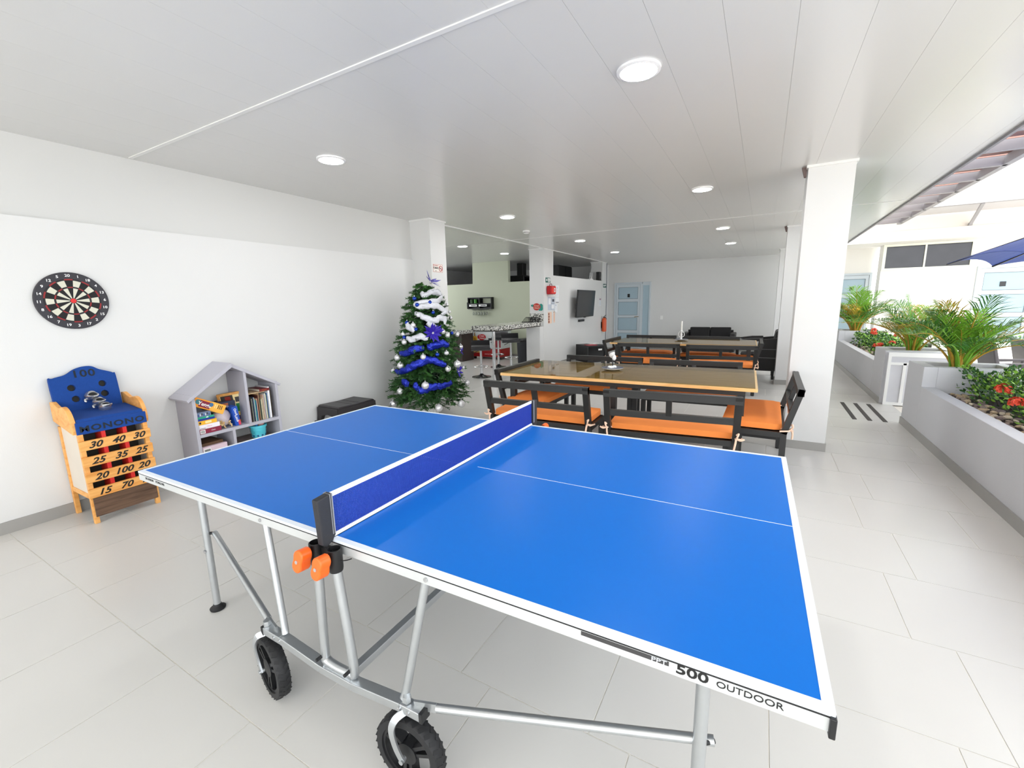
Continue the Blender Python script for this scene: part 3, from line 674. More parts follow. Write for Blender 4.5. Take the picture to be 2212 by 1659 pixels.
def flat_book(label, x0, x1, y0, y1, z0, z1, h, cat='book', spine=None, name='book', group=None):
    t = thing(name, label, cat, ((x0+x1)/2, (y0+y1)/2, z0), 0, group); a, b, c_ = (x1-x0)/2, (y1-y0)/2, z1-z0
    MB().box(-a, a, -b, b, 0, 0.003).box(-a, a, -b, b, c_-0.003, c_).box(a-0.003, a, -b, b, 0.003, c_-0.003).build('cover', bookmat(h), t, bevel=0.001)
    MB().box(-a+0.003, a-0.004, -b+0.003, b-0.003, 0.003, c_-0.003).build('pages', paper, t)
    return t, a, b, c_
sh = 'on the house-shaped bookcase'
zz = 0.44
for lab, h, th, y1, extra in (('maroon boxed game at the bottom of stack '+sh, '8a1f3d', 0.042, 0.405, 'mar'), ('white thick book second from bottom of stack '+sh, 'efeaf0', 0.040, 0.395, 'wh'),
                          ('yellow book in the middle of the stack '+sh, 'f2b62a', 0.036, 0.375, 'ye'), ('dark blue thin book in the stack '+sh, '17338f', 0.018, 0.362, 'bl'), ('teal green thin book near top of stack '+sh, '1f9e80', 0.017, 0.36, 'gr'),
                          ('blue and silver patterned box topping the stack '+sh, '6f7f9b', 0.040, 0.335, 'pt')):
    t, a, b, c_ = flat_book(lab, BX+0.04, BX+0.285, 0.226, y1, zz, zz+th, h); zz += th+0.0005
    if extra == 'mar':
        text('Cena', 0.016, whitep, t, (a+0.0006, 0.02, c_*0.5), '+x', shear=0.3)
        MB().box(a, a+0.0008, -b+0.004, -b+0.045, 0.004, 0.036).build('barcode_label', whitep, t)
        ba = MB()
        for j in range(8): ba.box(a+0.0008, a+0.0012, -b+0.009+j*0.004, -b+0.011+j*0.004, 0.009, 0.031)
        ba.build('barcode', blackt, t)
    if extra == 'wh':
        text('Classic', 0.014, M('pink_print', 'd77b93', 0.6), t, (a+0.0006, 0.0, c_*0.5), '+x', shear=0.2); MB().box(a, a+0.0008, -b+0.005, -b+0.05, 0.006, 0.010).build('printed_line', blackt, t)
    if extra == 'ye': MB().box(a, a+0.0008, -b+0.006, -b+0.02, 0.01, 0.026).build('printed_logo', blackt, t); MB().box(a, a+0.0008, -0.02, 0.03, 0.008, 0.028).build('printed_patch', M('pale_yellow_print', 'f5e2a6', 0.6), t)
    if extra == 'gr': MB().box(a, a+0.0008, 0.0, 0.018, 0.004, 0.012).build('printed_dot', whitep, t)
    if extra == 'pt':
        for j in range(7): MB().box(a, a+0.0008, -b+0.005+j*0.014, -b+0.014+j*0.014, 0.005+0.004*(j % 3), 0.022+0.005*(j % 3)).build('printed_patch', M('print_%d' % (j % 3), ['244a8f', 'c9cdd2', '20222a'][j % 3], 0.5), t)
# tilted orange game box on top of the stack
jb = thing('game_box', 'tall orange game box tipped across the stack '+sh, 'game box', (BX+0.205, 0.338, 0.636), 0)
box_o = M('orange_card', 'f09a2c', 0.5, var=0.05)
jm = Matrix.Rotation(-0.50, 4, 'X')
MB().box(-0.045, 0.05, -0.145, 0.0, -0.002, 0.078).move(jm).build('box_body', box_o, jb, bevel=0.002)
MB().box(-0.046, 0.052, 0.0, 0.125, -0.004, 0.080).move(jm).build('box_lid', M('amber_card', 'f6b445', 0.5, var=0.05), jb, bevel=0.002)
def on_j(mb_, nm, m_): mb_.move(jm).build(nm, m_, jb)
on_j(MB().box(0.0502, 0.0508, -0.10, -0.005, 0.008, 0.066), 'red_patch', M('dark_red_print', '7d1230', 0.5))
on_j(MB().prism(circ(-0.112, 0.045, 0.022, 16), 'x', 0.0502, 0.0510), 'teal_patch', M('teal_print', '3f7f86', 0.5)); on_j(MB().prism(circ(0.0, 0.05, 0.018, 16), 'x', 0.0525, 0.0531), 'blue_patch', M('blue_print', '3b6b95', 0.5))
text('Yenga', 0.046, whitep, jb, tuple(jm @ Vector((0.0514, -0.052, 0.036))), '+x', bold=0.02, roll=-0.50)
for j in range(5): on_j(MB().box(0.0522, 0.0528, 0.03+j*0.015, 0.036+j*0.015, 0.03, 0.066), 'printed_bar', blackt if j > 1 else M('pale_yellow_print', 'f5e2a6', 0.6))
# plastic bag with game pieces
bgm = M('clear_bag', 'b9adb4', 0.25, var=0.25, vscale=14, bump=0.5, bscale=30)
bag = thing('plastic_bag', 'crumpled clear plastic bag of wooden game pieces '+sh, 'bag', (BX+0.2, 0.452, 0.44))
mb = MB().ball((0, 0, 0.088), 0.075, 20, 12, (0.9, 1.05, 1.2)); rnd = random.Random(3)
mb.v = [(x*(1+0.12*math.sin(60*y+9*z)), y*(1+0.10*math.cos(55*z+8*x)), max(0, z+0.008*math.sin(70*x))) for x, y, z in mb.v]
mb.build('bag_body', bgm, bag, smooth=True)
mb = MB()
for j in range(9):
    a, b_ = -0.09+0.02*j, -0.07+0.02*j
    z_ = lambda q: 0.178+0.018*math.sin(q*40)-0.6*q*q
    mb.bar((0.02*math.sin(a*50), a, z_(a)), (0.02*math.sin(b_*50), b_, z_(b_)), 0.02, 0.018)
mb.build('bag_neck', M('grey_bag_neck', '9b9399', 0.35, var=0.2, vscale=30), bag, smooth=True)
mb = MB()
for j in range(26):
    p = Vector((rnd.uniform(0.035, 0.08), rnd.uniform(-0.075, 0.05), rnd.uniform(0.015, 0.075))); d = Vector((rnd.uniform(-.5, .5), rnd.uniform(-1, 1), rnd.uniform(-.7, .7))).normalized()
    mb.bar(p-d*0.014, p+d*0.014, 0.010, 0.010)
mb.build('game_pieces', wood('piece_wood', [(0.3, 'b08a58'), (0.6, 'd9bb8a')]), bag)['kind'] = 'stuff'
# blue box, dark box, framed puzzle
fz = thing('puzzle_frame', 'wooden framed colourful puzzle leaning against the divider '+sh, 'picture frame', (BX+0.13, 0.628, 0.44), -0.10)
W2, H2 = 0.105, 0.30
lm = Matrix.Rotation(0.13, 4, 'X') @ Matrix.Rotation(1.05, 4, 'Z')
def on_f(mb_, nm, m_, par=fz): return mb_.move(lm).build(nm, m_, par)
fw_ = wood('frame_wood', [(0.3, 'c07f35'), (0.6, 'dba052')])
on_f(MB().box(-W2, W2, -0.012, 0.012, 0, 0.022).box(-W2, W2, -0.012, 0.012, H2-0.022, H2).box(-W2, -W2+0.02, -0.012, 0.012, 0.022, H2-0.022).box(W2-0.02, W2, -0.012, 0.012, 0.022, H2-0.022), 'frame', fw_)
pz = on_f(MB().box(-W2+0.02, W2-0.02, -0.004, 0.004, 0.022, H2-0.022), 'puzzle_board', M('puzzle_cream', 'ecd79c', 0.6))
for (x0, x1, z0, z1, h) in ((-0.08, 0.02, 0.20, 0.275, '2a2420'), (-0.045, 0.0, 0.195, 0.265, 'c23a2a'), (0.03, 0.08, 0.105, 0.185, '1d7f3c'), (0.03, 0.085, 0.07, 0.10, 'f0c02c'), (-0.08, 0.02, 0.03, 0.13, '2a4f9e'), (0.02, 0.085, 0.025, 0.065, '4a2028'), (-0.07, 0.02, 0.135, 0.19, '9a6a3a'), (0.035, 0.075, 0.20, 0.25, '2e2b2c')):
    on_f(MB().box(x0, x1, -0.0052, -0.004, z0, z1), 'puzzle_piece', M('puz_'+h, h, 0.5), fz)
bb = thing('game_box', 'bright blue upright game box in front of the framed puzzle '+sh, 'game box', (BX+0.215, 0.566, 0.44), 0)
bm4 = Matrix.Rotation(0.10, 4, 'X')
MB().box(-0.07, 0.05, -0.026, 0.026, 0, 0.185).move(bm4).build('box_body', M('blue_card', '1b4fb4', 0.4, var=0.15, vscale=25), bb, bevel=0.002)
text('Ono!', 0.03, whitep, bb, tuple(bm4 @ Vector((0.0506, 0.0, 0.135))), '+x', roll=-1.35, bold=0.02)
text('Loco', 0.034, whitep, bb, tuple(bm4 @ Vector((0.0506, 0.0, 0.07))), '+x', roll=-1.35, bold=0.02)
MB().box(0.0502, 0.0508, 0.004, 0.025, 0.002, 0.05).move(bm4).build('red_patch', M('pink_red_print', 'd8445a', 0.5), bb)
db_ = thing('game_box', 'dark flat game box lying behind the plastic bag '+sh, 'game box', (BX+0.10, 0.53, 0.44))
MB().box(-0.07, 0.06, -0.085, 0.085, 0, 0.225).build('box_body', M('dark_blue_card', '27304a', 0.5, var=0.3, vscale=14), db_, bevel=0.002)
MB().box(0.0602, 0.0608, -0.07, 0.02, 0.16, 0.21).build('printed_patch', M('rust_print', 'b0633c', 0.5, var=0.3, vscale=40), db_)
# row of standing books
row = [('7a4a2a', 0.010, 0.205), ('1a1718', 0.014, 0.245), ('dcd6cc', 0.006, 0.225), ('4f5f52', 0.008, 0.235), ('1f3a6b', 0.008, 0.24), ('e4ece8', 0.007, 0.235), ('6fb2ad', 0.010, 0.215), ('1c6f9e', 0.009, 0.20), ('e8b79a', 0.009, 0.22), ('5a2a20', 0.010, 0.25), ('c9a67e', 0.008, 0.27), ('3d4a3a', 0.014, 0.21), ('ded2b2', 0.012, 0.205), ('d8c6a8', 0.011, 0.215), ('d9b8a6', 0.011, 0.245), ('cfd3da', 0.008, 0.25), ('e3e0cc', 0.012, 0.255), ('b7c89a', 0.006, 0.24), ('2d5fa0', 0.008, 0.255), ('e6eef6', 0.008, 0.26), ('f1f0f4', 0.022, 0.315), ('4a3d2e', 0.008, 0.28)]
names = ['brown', 'black', 'pale grey', 'dark green', 'navy', 'white', 'teal', 'blue', 'salmon', 'dark red', 'tan', 'olive', 'cream', 'beige', 'pink-beige', 'silver grey', 'ivory', 'light green', 'blue', 'white', 'thick white', 'dark brown']
yy = 0.682
ords = ['first', 'second', 'third', 'fourth', 'fifth', 'sixth', 'seventh', 'eighth', 'ninth', 'tenth', 'eleventh', 'twelfth', 'thirteenth', 'fourteenth', 'fifteenth', 'sixteenth', 'seventeenth', 'eighteenth', 'nineteenth', 'twentieth', 'twenty-first', 'last']
for i, (h, th, ht) in enumerate(row):
    tilt = 0.14 if i < 4 else (0.05 if i < 9 else 0.01)
    t = thing('book', '%s standing book, %s from the left in the bookcase row' % (names[i], ords[i]), 'book', (BX+0.165, yy+th/2, 0.44), 0, 'standing books in the bookcase')
    th_ = th*0.92
    a = MB().box(-0.105, 0.105, -th_/2, -th_/2+0.0015, 0, ht).box(-0.105, 0.105, th_/2-0.0015, th_/2, 0, ht).box(0.1035, 0.105, -th_/2, th_/2, 0, ht).build('cover', bookmat(h), t)
    MB().box(-0.103, 0.1035, -th_/2+0.0015, th_/2-0.0015, 0.003, ht-0.003).build('pages', paper, t)
    yy += th*1.02
t = MB().box(-0.07, 0.1, -0.085, 0.075, 0, 0.008).build('thin_board', wood('board_wood', [(0.3, 'b2946a'), (0.6, 'cbb08a')])); t.location = (BX+0.165, 0.775, 0.711)
tag(t, 'thin wooden board lying flat on top of the standing books', 'board')
t, a, b, c_ = flat_book('dark red book lying flat on top of the book row', BX+0.08, BX+0.275, 0.795, 0.895, 0.7195, 0.7455, '6d1a1c')
text('Encyclo', 0.015, M('orange_print', 'c8632c', 0.6), t, (a+0.0006, 0.0, c_*0.5), '+x')
# lower left: boxes
t = thing('game_box', 'dark brown box at the back of the lower left compartment', 'game box', (BX+0.12, 0.335, 0.1285)); MB().box(-0.10, 0.13, -0.105, 0.085, 0, 0.215).build('box_body', M('brown_card', '5c4128', 0.6, var=0.3, vscale=12), t, bevel=0.002)
t = thing('game_box', 'pale pink box with barcode sticker in lower left compartment', 'game box', (BX+0.262, 0.33, 0.1285)); MB().box(-0.011, 0.023, -0.1, 0.105, 0, 0.19).build('box_body', M('pink_card', 'd9c2cc', 0.6, var=0.08, vscale=30), t, bevel=0.002)
MB().box(0.0232, 0.024, -0.095, -0.035, 0.115, 0.175).build('barcode_label', whitep, t)
ba = MB()
for j in range(11): ba.box(0.024, 0.0246, -0.088+j*0.0045, -0.0855+j*0.0045+0.001*(j % 2), 0.122, 0.168)
ba.build('barcode', blackt, t)
# lower right: low box and the toy bucket
t = thing('storage_box', 'low brown box lid under the toy bucket in bookcase', 'box', (BX+0.15, 0.70, 0.1285)); MB().box(-0.13, 0.12, -0.17, 0.20, 0, 0.135).build('box_body', M('brown_box', '7a6660', 0.5, var=0.1), t, bevel=0.006)
bk = thing('toy_bucket', 'turquoise castle-shaped toy bucket with handle in the bookcase', 'bucket', (BX+0.205, 0.775, 0.264))
tq = M('turquoise_plastic', '52c3d4', 0.35, var=0.03)
bprof = [(0.055, 0.0), (0.062, 0.012), (0.070, 0.10), (0.079, 0.103), (0.080, 0.122), (0.074, 0.124), (0.066, 0.10), (0.052, 0.006)]
MB().lathe(bprof, 28).build('bucket_body', tq, bk, smooth=True)
mb = MB()
for j in range(10):
    a = 2*PI*j/10; mb.bar((0.060*math.cos(a), 0.060*math.sin(a), 0.012), (0.064*math.cos(a), 0.064*math.sin(a), 0.03), 0.016, 0.006, (math.cos(a), math.sin(a), 0))
mb.build('battlements', M('bucket_dark', '1f5f8f', 0.5), bk)
mb = MB()
for zz_ in (0.045, 0.07): mb.tube([((0.0655+zz_*0.06)*math.cos(2*PI*k/28), (0.0655+zz_*0.06)*math.sin(2*PI*k/28), zz_) for k in range(28)], 0.0016, 6, closed=True)
mb.build('brick_ridges', tq, bk)
MB().tube(smoothline([(0.0, -0.08, 0.112), (0.03, -0.095, 0.08), (0.06, -0.098, 0.045)], 5), 0.0025, 6).tube(smoothline([(0.0, 0.08, 0.112), (0.02, 0.1, 0.1), (0.035, 0.1, 0.07)], 5), 0.0025, 6).build('bucket_handle', M('handle_wire', '4a4a45', 0.5), bk)
sv = thing('toy_shovel', 'blue and pink beach toys sticking out of the turquoise bucket', 'toy', (BX+0.205, 0.775, 0.272)); MB().tube(smoothline([(0.01, 0.0, 0.0), (0.02, -0.02, 0.07), (0.025, -0.03, 0.142)], 4), 0.011, 8).build('shovel_handle', M('blue_toy', '2f7fc6', 0.4), sv, smooth=True)
MB().ball((0.0, 0.03, 0.115), 0.032, 14, 8, (1, 1, 0.8)).build('pink_toy', M('pink_toy', 'd9a3a2', 0.5), sv, smooth=True)

# ---- low black plastic bench by the wall
pb = thing('plastic_bench', 'low black plastic bench standing against the white wall', 'bench', (-3.095, 1.87, 0))
pbm = M('brown_black_plastic', '2a2628', 0.42, var=0.08, vscale=20, bump=0.1, bscale=150)
a, b = 0.175, 0.27
MB().prism([(-b, 0.385), (-b+0.02, 0.396), (0, 0.388), (b-0.02, 0.396), (b, 0.385), (b, 0.365), (-b, 0.365)], 'x', -a, a).build('top', pbm, pb, bevel=0.006)
mb = MB()
for j in range(1, 5): mb.box(-a+0.03, a-0.03, -b+j*0.108-0.0015, -b+j*0.108+0.0015, 0.3895, 0.3925)
mb.build('top_ridges', pbm, pb)
for s in (-1, 1):
    MB().prism([(-b, 0.372), (b, 0.372), (b+0.025, 0.20), (b-0.06, 0.20), (b-0.09, 0.265), (-b+0.09, 0.265), (-b+0.06, 0.20), (-b-0.025, 0.20)], 'x', s*(a+0.004)-0.008, s*(a+0.004)+0.008).build('apron', pbm, pb, bevel=0.003)
    MB().prism([(-a, 0.372), (a, 0.372), (a+0.012, 0.20), (a-0.05, 0.20), (a-0.075, 0.275), (0, 0.295), (-a+0.075, 0.275), (-a+0.05, 0.20), (-a-0.012, 0.20)], 'y', s*(b+0.008)-0.010, s*(b+0.008)+0.010).build('end_apron', pbm, pb, bevel=0.003)
    for q in (-1, 1):
        mb = MB(); x, y = q*(a+0.0), s*(b+0.012)
        mb.add([(x-0.03, y-0.035, 0.21), (x+0.02, y-0.035, 0.21), (x+0.02, y+0.03, 0.21), (x-0.03, y+0.03, 0.21), (x-0.02+q*0.01, y-0.025+s*0.025, 0), (x+0.015+q*0.01, y-0.025+s*0.025, 0), (x+0.015+q*0.01, y+0.02+s*0.025, 0), (x-0.02+q*0.01, y+0.02+s*0.025, 0)],
               [(0, 1, 2, 3), (7, 6, 5, 4), (0, 4, 5, 1), (1, 5, 6, 2), (2, 6, 7, 3), (3, 7, 4, 0)])
        mb.build('leg', pbm, pb, bevel=0.003)
# ================================================================== CHRISTMAS TREE
TX, TY = -2.68, 2.90
tr = thing('christmas_tree', 'decorated green artificial christmas tree on a white column pot', 'christmas tree', (TX, TY, 0))
MB().lathe([(0.12, 0), (0.125, 0.03), (0.10, 0.05), (0.095, 0.09), (0.115, 0.12), (0.10, 0.15), (0.12, 0.19), (0.14, 0.22), (0.14, 0.24), (0.12, 0.25)], 28).build('pot', M('white_plaster', 'ecebe7', 0.6, var=0.04, vscale=12, bump=0.3, bscale=25), tr, smooth=True)
mb = MB()
for j in range(16):
    a = 2*PI*j/16; mb.tube([(0.103*math.cos(a), 0.103*math.sin(a), 0.05), (0.112*math.cos(a+0.15), 0.112*math.sin(a+0.15), 0.12), (0.125*math.cos(a+0.3), 0.125*math.sin(a+0.3), 0.20)], 0.011, 6)
mb.build('pot_fluting', MATS['white_plaster'], tr, smooth=True)
MB().cyl((0, 0, 0.2), (0, 0, 1.75), 0.022, 0.008, 8).build('trunk', M('brown_trunk', '3b2a1c', 0.8), tr)
ZS = [0.2, 0.3, 0.9, 1.35, 1.6, 1.75, 1.85]; RS = [0.50, 0.53, 0.41, 0.31, 0.22, 0.12, 0.03]
def tree_r(z):
    for i in range(6):
        if z <= ZS[i+1]: return RS[i]+(RS[i+1]-RS[i])*max(0, (z-ZS[i])/(ZS[i+1]-ZS[i]))
    return 0.03
rnd = random.Random(11)
leaf1, leaf2 = MB(), MB()
def sprig(mb, p, d, L, n):
    """a twig with needles all round"""
    d = d.normalized(); s = d.orthogonal().normalized(); q = d.cross(s)
    for i in range(n):
        t = (i+0.5)/n; c = p+d*(L*t); a = rnd.uniform(0, 6.28); o = (s*math.cos(a)+q*math.sin(a))
        tip = c+(o*0.85+d*0.55).normalized()*rnd.uniform(0.022, 0.036); w_ = d.cross(o)*0.0046
        mb.add([c-w_, c+w_, tip], [(0, 1, 2)])
def branch(z, a, r):
    drop = rnd.uniform(-0.03, 0.05)+0.05*(1.6-z)
    base = Vector((0.015*math.cos(a), 0.015*math.sin(a), z+drop)); tip = Vector((r*math.cos(a), r*math.sin(a), z-0.01))
    d = (tip-base); L = d.length; d.normalize(); side = Vector((-math.sin(a), math.cos(a), 0))
    mb = leaf1 if rnd.random() < 0.6 else leaf2
    sprig(mb, base+d*L*0.3, d, L*0.7, int(24+70*r))
    for k in range(3+int(r*9)):
        t = rnd.uniform(0.42, 0.95); s = 1 if k % 2 else -1
        dd = (d*0.8+side*s*rnd.uniform(0.35, 0.9)+Vector((0, 0, rnd.uniform(-0.35, 0.25))))
        sprig(leaf1 if rnd.random() < 0.6 else leaf2, base+d*L*t, dd, rnd.uniform(0.07, 0.13)*min(1, 0.45+r*1.3), 26)
z = 0.26
while z < 1.84:
    r = tree_r(z); n = max(6, int(9+36*r))
    for i in range(n):
        branch(z+rnd.uniform(-0.025, 0.025), 2*PI*i/n+rnd.uniform(-0.2, 0.2)+z*7, r*rnd.uniform(0.82, 1.08))
    z += 0.072
leaf1.build('foliage', leafpine, tr); leaf2.build('foliage', M('fir_needles_light', '3b6d2c', 0.6, var=0.3, vscale=12), tr)
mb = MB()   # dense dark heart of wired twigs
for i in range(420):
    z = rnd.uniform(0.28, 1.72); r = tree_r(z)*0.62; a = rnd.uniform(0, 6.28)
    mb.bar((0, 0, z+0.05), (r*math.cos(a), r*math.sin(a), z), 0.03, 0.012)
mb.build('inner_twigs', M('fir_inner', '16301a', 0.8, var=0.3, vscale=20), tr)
# ornaments hang on the tree: each is a thing
blueb = M('blue_bauble', '1a3fa8', 0.15, metal=0.6, var=0.05); silvb = M('silver_bauble', 'e2e2e4', 0.22, metal=0.45, var=0.06, vscale=40); silvm = M('silver_mirror', 'd5d5d8', 0.12, metal=0.8, var=0.05)
def bauble(pos, r, m, label, ridged=False, flat=1.0):
    out = Vector((pos[0]-TX, pos[1]-TY, 0)).normalized()*0.03
    t = thing('christmas_ball', label, 'christmas ball', (pos[0]+out.x, pos[1]+out.y, pos[2]), 0, 'balls hanging on the christmas tree')
    if ridged:
        MB().lathe([(max(1e-4, r*math.sin(PI*i/24)*(1+0.05*(i % 2))), -r*math.cos(PI*i/24)) for i in range(25)], 24).build('globe', m, t, smooth=True)
    else: MB().ball((0, 0, 0), r, 22, 14, (1, 1, flat)).build('globe', m, t, smooth=True)
    MB().cyl((0, 0, r*flat*0.97), (0, 0, r*flat+0.010), r*0.2, n=10).build('cap', silver, t)
    MB().tube([(0.005*math.cos(k*PI/4), 0, r*flat+0.013+0.005*math.sin(k*PI/4)) for k in range(8)], 0.001, 5, closed=True).build('loop', silver, t)
S = 'on christmas tree'
for p_, r, lab in (((-2.64, 2.69, 1.61), 0.026, 'dark blue ball at upper left edge '+S), ((-2.59, 2.67, 1.53), 0.028, 'pale blue ball upper left below the dark one '+S), ((-2.49, 2.77, 1.56), 0.027, 'blue ball on silver ribbon near the top '+S), ((-2.44, 2.76, 1.43), 0.023, 'small bright blue ball high in the centre '+S),
                 ((-2.68, 2.58, 1.31), 0.028, 'navy ball at left edge beside silver ribbon '+S), ((-2.56, 2.59, 1.23), 0.024, 'blue ball left of the purple flower '+S), ((-2.71, 2.55, 1.13), 0.026, 'navy ball at left edge below the middle '+S), ((-2.34, 2.97, 1.16), 0.023, 'small blue ball at right, level with purple flower '+S), ((-2.34, 2.68, 0.91), 0.027, 'lavender blue ball between two silver balls, centre '+S)):
    bauble(p_, r, blueb, lab)
for i, (p_, r, lab) in enumerate((((-2.47, 3.06, 1.53), 0.022, 'small silver ball at upper right edge '+S), ((-2.45, 3.08, 1.43), 0.020, 'tiny silver ball high on right edge '+S), ((-2.42, 3.06, 1.35), 0.024, 'silver ball on right edge above the middle '+S), ((-2.60, 2.59, 1.28), 0.033, 'silver ball beside the navy ball at left '+S), ((-2.35, 2.81, 1.19), 0.034, 'silver ball just right of the purple flower '+S), ((-2.33, 2.87, 1.14), 0.034, 'silver ball lower right of the purple flower '+S), ((-2.38, 3.13, 1.13), 0.032, 'silver ball on right edge at mid height '+S), ((-2.73, 2.55, 1.17), 0.024, 'silver ball on left edge at mid height '+S), ((-2.70, 2.53, 1.07), 0.033, 'silver ball on left edge below the ribbon '+S), ((-2.35, 3.16, 0.96), 0.033, 'shiny silver ball on right edge beside bar stool '+S))):
    bauble(p_, r, silvm if i in (2, 9) else silvb, lab)
for i, (p_, r, lab) in enumerate((((-2.81, 2.51, 0.87), 0.038, 'large silver ball at left edge above blue ribbon '+S), ((-2.45, 2.56, 0.89), 0.036, 'ridged silver ball at centre above blue ribbon '+S), ((-2.29, 2.79, 0.92), 0.032, 'flattened silver ball right of centre above ribbon '+S), ((-2.24, 2.93, 0.76), 0.049, 'biggest silver ball on the lower right side '+S), ((-2.26, 2.77, 0.72), 0.038, 'silver ball at right end of lower blue ribbon '+S), ((-2.73, 2.47, 0.78), 0.042, 'white silver ball above left end of blue ribbon '+S), ((-2.88, 2.50, 0.70), 0.032, 'silver ball at far left tip of lower branches '+S), ((-2.40, 2.51, 0.54), 0.049, 'large glitter silver ball low in the centre '+S), ((-2.24, 3.13, 0.48), 0.036, 'silver ball low at the right edge '+S), ((-2.71, 2.41, 0.46), 0.040, 'silver ball low at the left '+S), ((-2.82, 2.39, 0.29), 0.046, 'mirror silver ball hanging lowest at left beneath branches '+S), ((-2.27, 2.58, 0.25), 0.049, 'crackled silver ball hanging in front of white pot '+S), ((-2.16, 2.88, 0.25), 0.047, 'striped silver ball hanging lowest at right '+S), ((-2.28, 3.10, 0.69), 0.024, 'small silver ball at right edge of lower branches '+S))):
    bauble(p_, r, silvm if i == 10 else silvb, lab, ridged=i in (1, 12), flat=0.85 if i == 2 else 1.0)
def ribbon(name, label, runs, m, wd, seed):
    t = thing(name, label, 'ribbon', (TX, TY, 0)); rn = random.Random(seed)
    for run in runs:
        pts = smoothline([(p_[0]-TX, p_[1]-TY, p_[2]) for p_ in run], 6); mb = MB(); vs_ = []; fs_ = []; n = len(pts); K = 7
        for i, p_ in enumerate(pts):
            out = Vector((p_.x, p_.y, 0)); out = out.normalized() if out.length > 1e-4 else Vector((1, 0, 0))
            d = (pts[min(n-1, i+1)]-pts[max(0, i-1)]).normalized(); up_ = out.cross(d); up_ = up_.normalized() if up_.length > 1e-4 else Vector((0, 0, 1))
            ww = wd*(0.55+0.45*math.sin(PI*(i+1)/(n+1)))*rn.uniform(0.85, 1.1)
            for k in range(K):
                f = k/(K-1)-0.5
                vs_.append(p_+out*(0.030+0.012*math.cos(f*PI)+0.005*math.sin(i*0.8+f*4)+rn.uniform(-0.0025, 0.0025))+up_*(f*ww+0.004*math.sin(i*1.1)))
        for i in range(n-1):
            for k in range(K-1): fs_.append((i*K+k, (i+1)*K+k, (i+1)*K+k+1, i*K+k+1))
        mb.add(vs_, fs_); o = mb.build('ribbon_swag', m, t, smooth=True)
        so_ = o.modifiers.new('thick', 'SOLIDIFY'); so_.thickness = 0.002
    return t
tulle = M('silver_tulle', 'd3d5dc', 0.35, var=0.2, vscale=60, bump=0.5, bscale=80, metal=0.15)
foil = M('blue_foil', '14289c', 0.16, metal=0.55, var=0.3, vscale=30, bump=0.7, bscale=45)
ribbon('silver_ribbon', 'wide silver tulle ribbon wound round the upper christmas tree', [
    [(-2.604, 2.759, 1.685), (-2.55, 2.762, 1.645), (-2.534, 2.833, 1.684), (-2.529, 2.96, 1.686), (-2.52, 3.027, 1.634), (-2.455, 2.862, 1.575), (-2.507, 2.747, 1.566), (-2.625, 2.671, 1.552)],
    [(-2.634, 2.663, 1.535), (-2.551, 2.683, 1.506), (-2.481, 2.756, 1.521), (-2.436, 2.833, 1.508), (-2.407, 2.945, 1.437), (-2.42, 2.88, 1.40)],
    [(-2.60, 2.632, 1.424), (-2.543, 2.649, 1.407), (-2.489, 2.668, 1.372), (-2.412, 2.745, 1.33), (-2.39, 2.809, 1.362), (-2.37, 2.882, 1.342), (-2.359, 2.863, 1.274)],
    [(-2.69, 2.57, 1.30), (-2.63, 2.56, 1.25), (-2.57, 2.58, 1.21)], [(-2.47, 2.68, 1.31), (-2.42, 2.71, 1.27), (-2.40, 2.73, 1.22)],
    [(-2.667, 2.54, 1.121), (-2.588, 2.549, 1.105), (-2.51, 2.589, 1.142), (-2.43, 2.636, 1.107)]], tulle, 0.085, 4)
ribbon('blue_ribbon', 'shiny blue foil ribbon wound round the lower christmas tree', [
    [(-2.76, 2.504, 0.922), (-2.638, 2.505, 0.943), (-2.551, 2.536, 0.988), (-2.453, 2.591, 0.997)], [(-2.43, 2.61, 1.01), (-2.39, 2.646, 1.011), (-2.333, 2.755, 1.042), (-2.301, 2.849, 1.012)],
    [(-2.829, 2.476, 0.697), (-2.723, 2.453, 0.701), (-2.617, 2.465, 0.745), (-2.532, 2.497, 0.791), (-2.415, 2.576, 0.848), (-2.354, 2.633, 0.839), (-2.301, 2.696, 0.794), (-2.275, 2.751, 0.771)],
    [(-2.686, 2.427, 0.581), (-2.583, 2.435, 0.553)], [(-2.513, 2.458, 0.582), (-2.488, 2.457, 0.516), (-2.427, 2.476, 0.478), (-2.364, 2.532, 0.512), (-2.305, 2.591, 0.518), (-2.246, 2.686, 0.523), (-2.216, 2.779, 0.545)]], foil, 0.10, 9)
def flower(name, label, pos, r, m, n, seed, upw=0.0):
    rn = random.Random(seed); out = Vector((pos[0]-TX, pos[1]-TY, 0)); out = (out.normalized()+Vector((0, 0, upw))).normalized()
    t = thing(name, label, 'flower', Vector(pos)+out*0.04); s = out.orthogonal().normalized(); q = out.cross(s)
    for i in range(n):
        a = 2*PI*i/n*2.4+rn.uniform(-.2, .2); o = s*math.cos(a)+q*math.sin(a); L = r*rn.uniform(0.7, 1.05); tilt = rn.uniform(0.1, 0.9)
        d = (o+out*tilt).normalized(); w_ = d.cross(out).normalized()*L*0.17
        mb = MB(); c = Vector((0, 0, 0)); nrm = w_.cross(d).normalized()*0.006
        mb.add([c, c+d*L*0.5-w_, c+d*L, c+d*L*0.5+w_, c+d*L*0.5+nrm], [(0, 1, 4), (1, 2, 4), (2, 3, 4), (3, 0, 4)])
        mb.build('petal', m, t)
    MB().ball((0, 0, 0), r*0.12, 10, 6).build('centre', silvb, t)
pur = M('purple_fabric', '2d17a0', 0.5, var=0.35, vscale=40); lil = M('lilac_fabric', '6f6ab8', 0.5, var=0.3, vscale=30)
flower('poinsettia', 'large purple blue artificial flower in the middle of christmas tree', (-2.40, 2.69, 1.18), 0.15, pur, 18, 1)
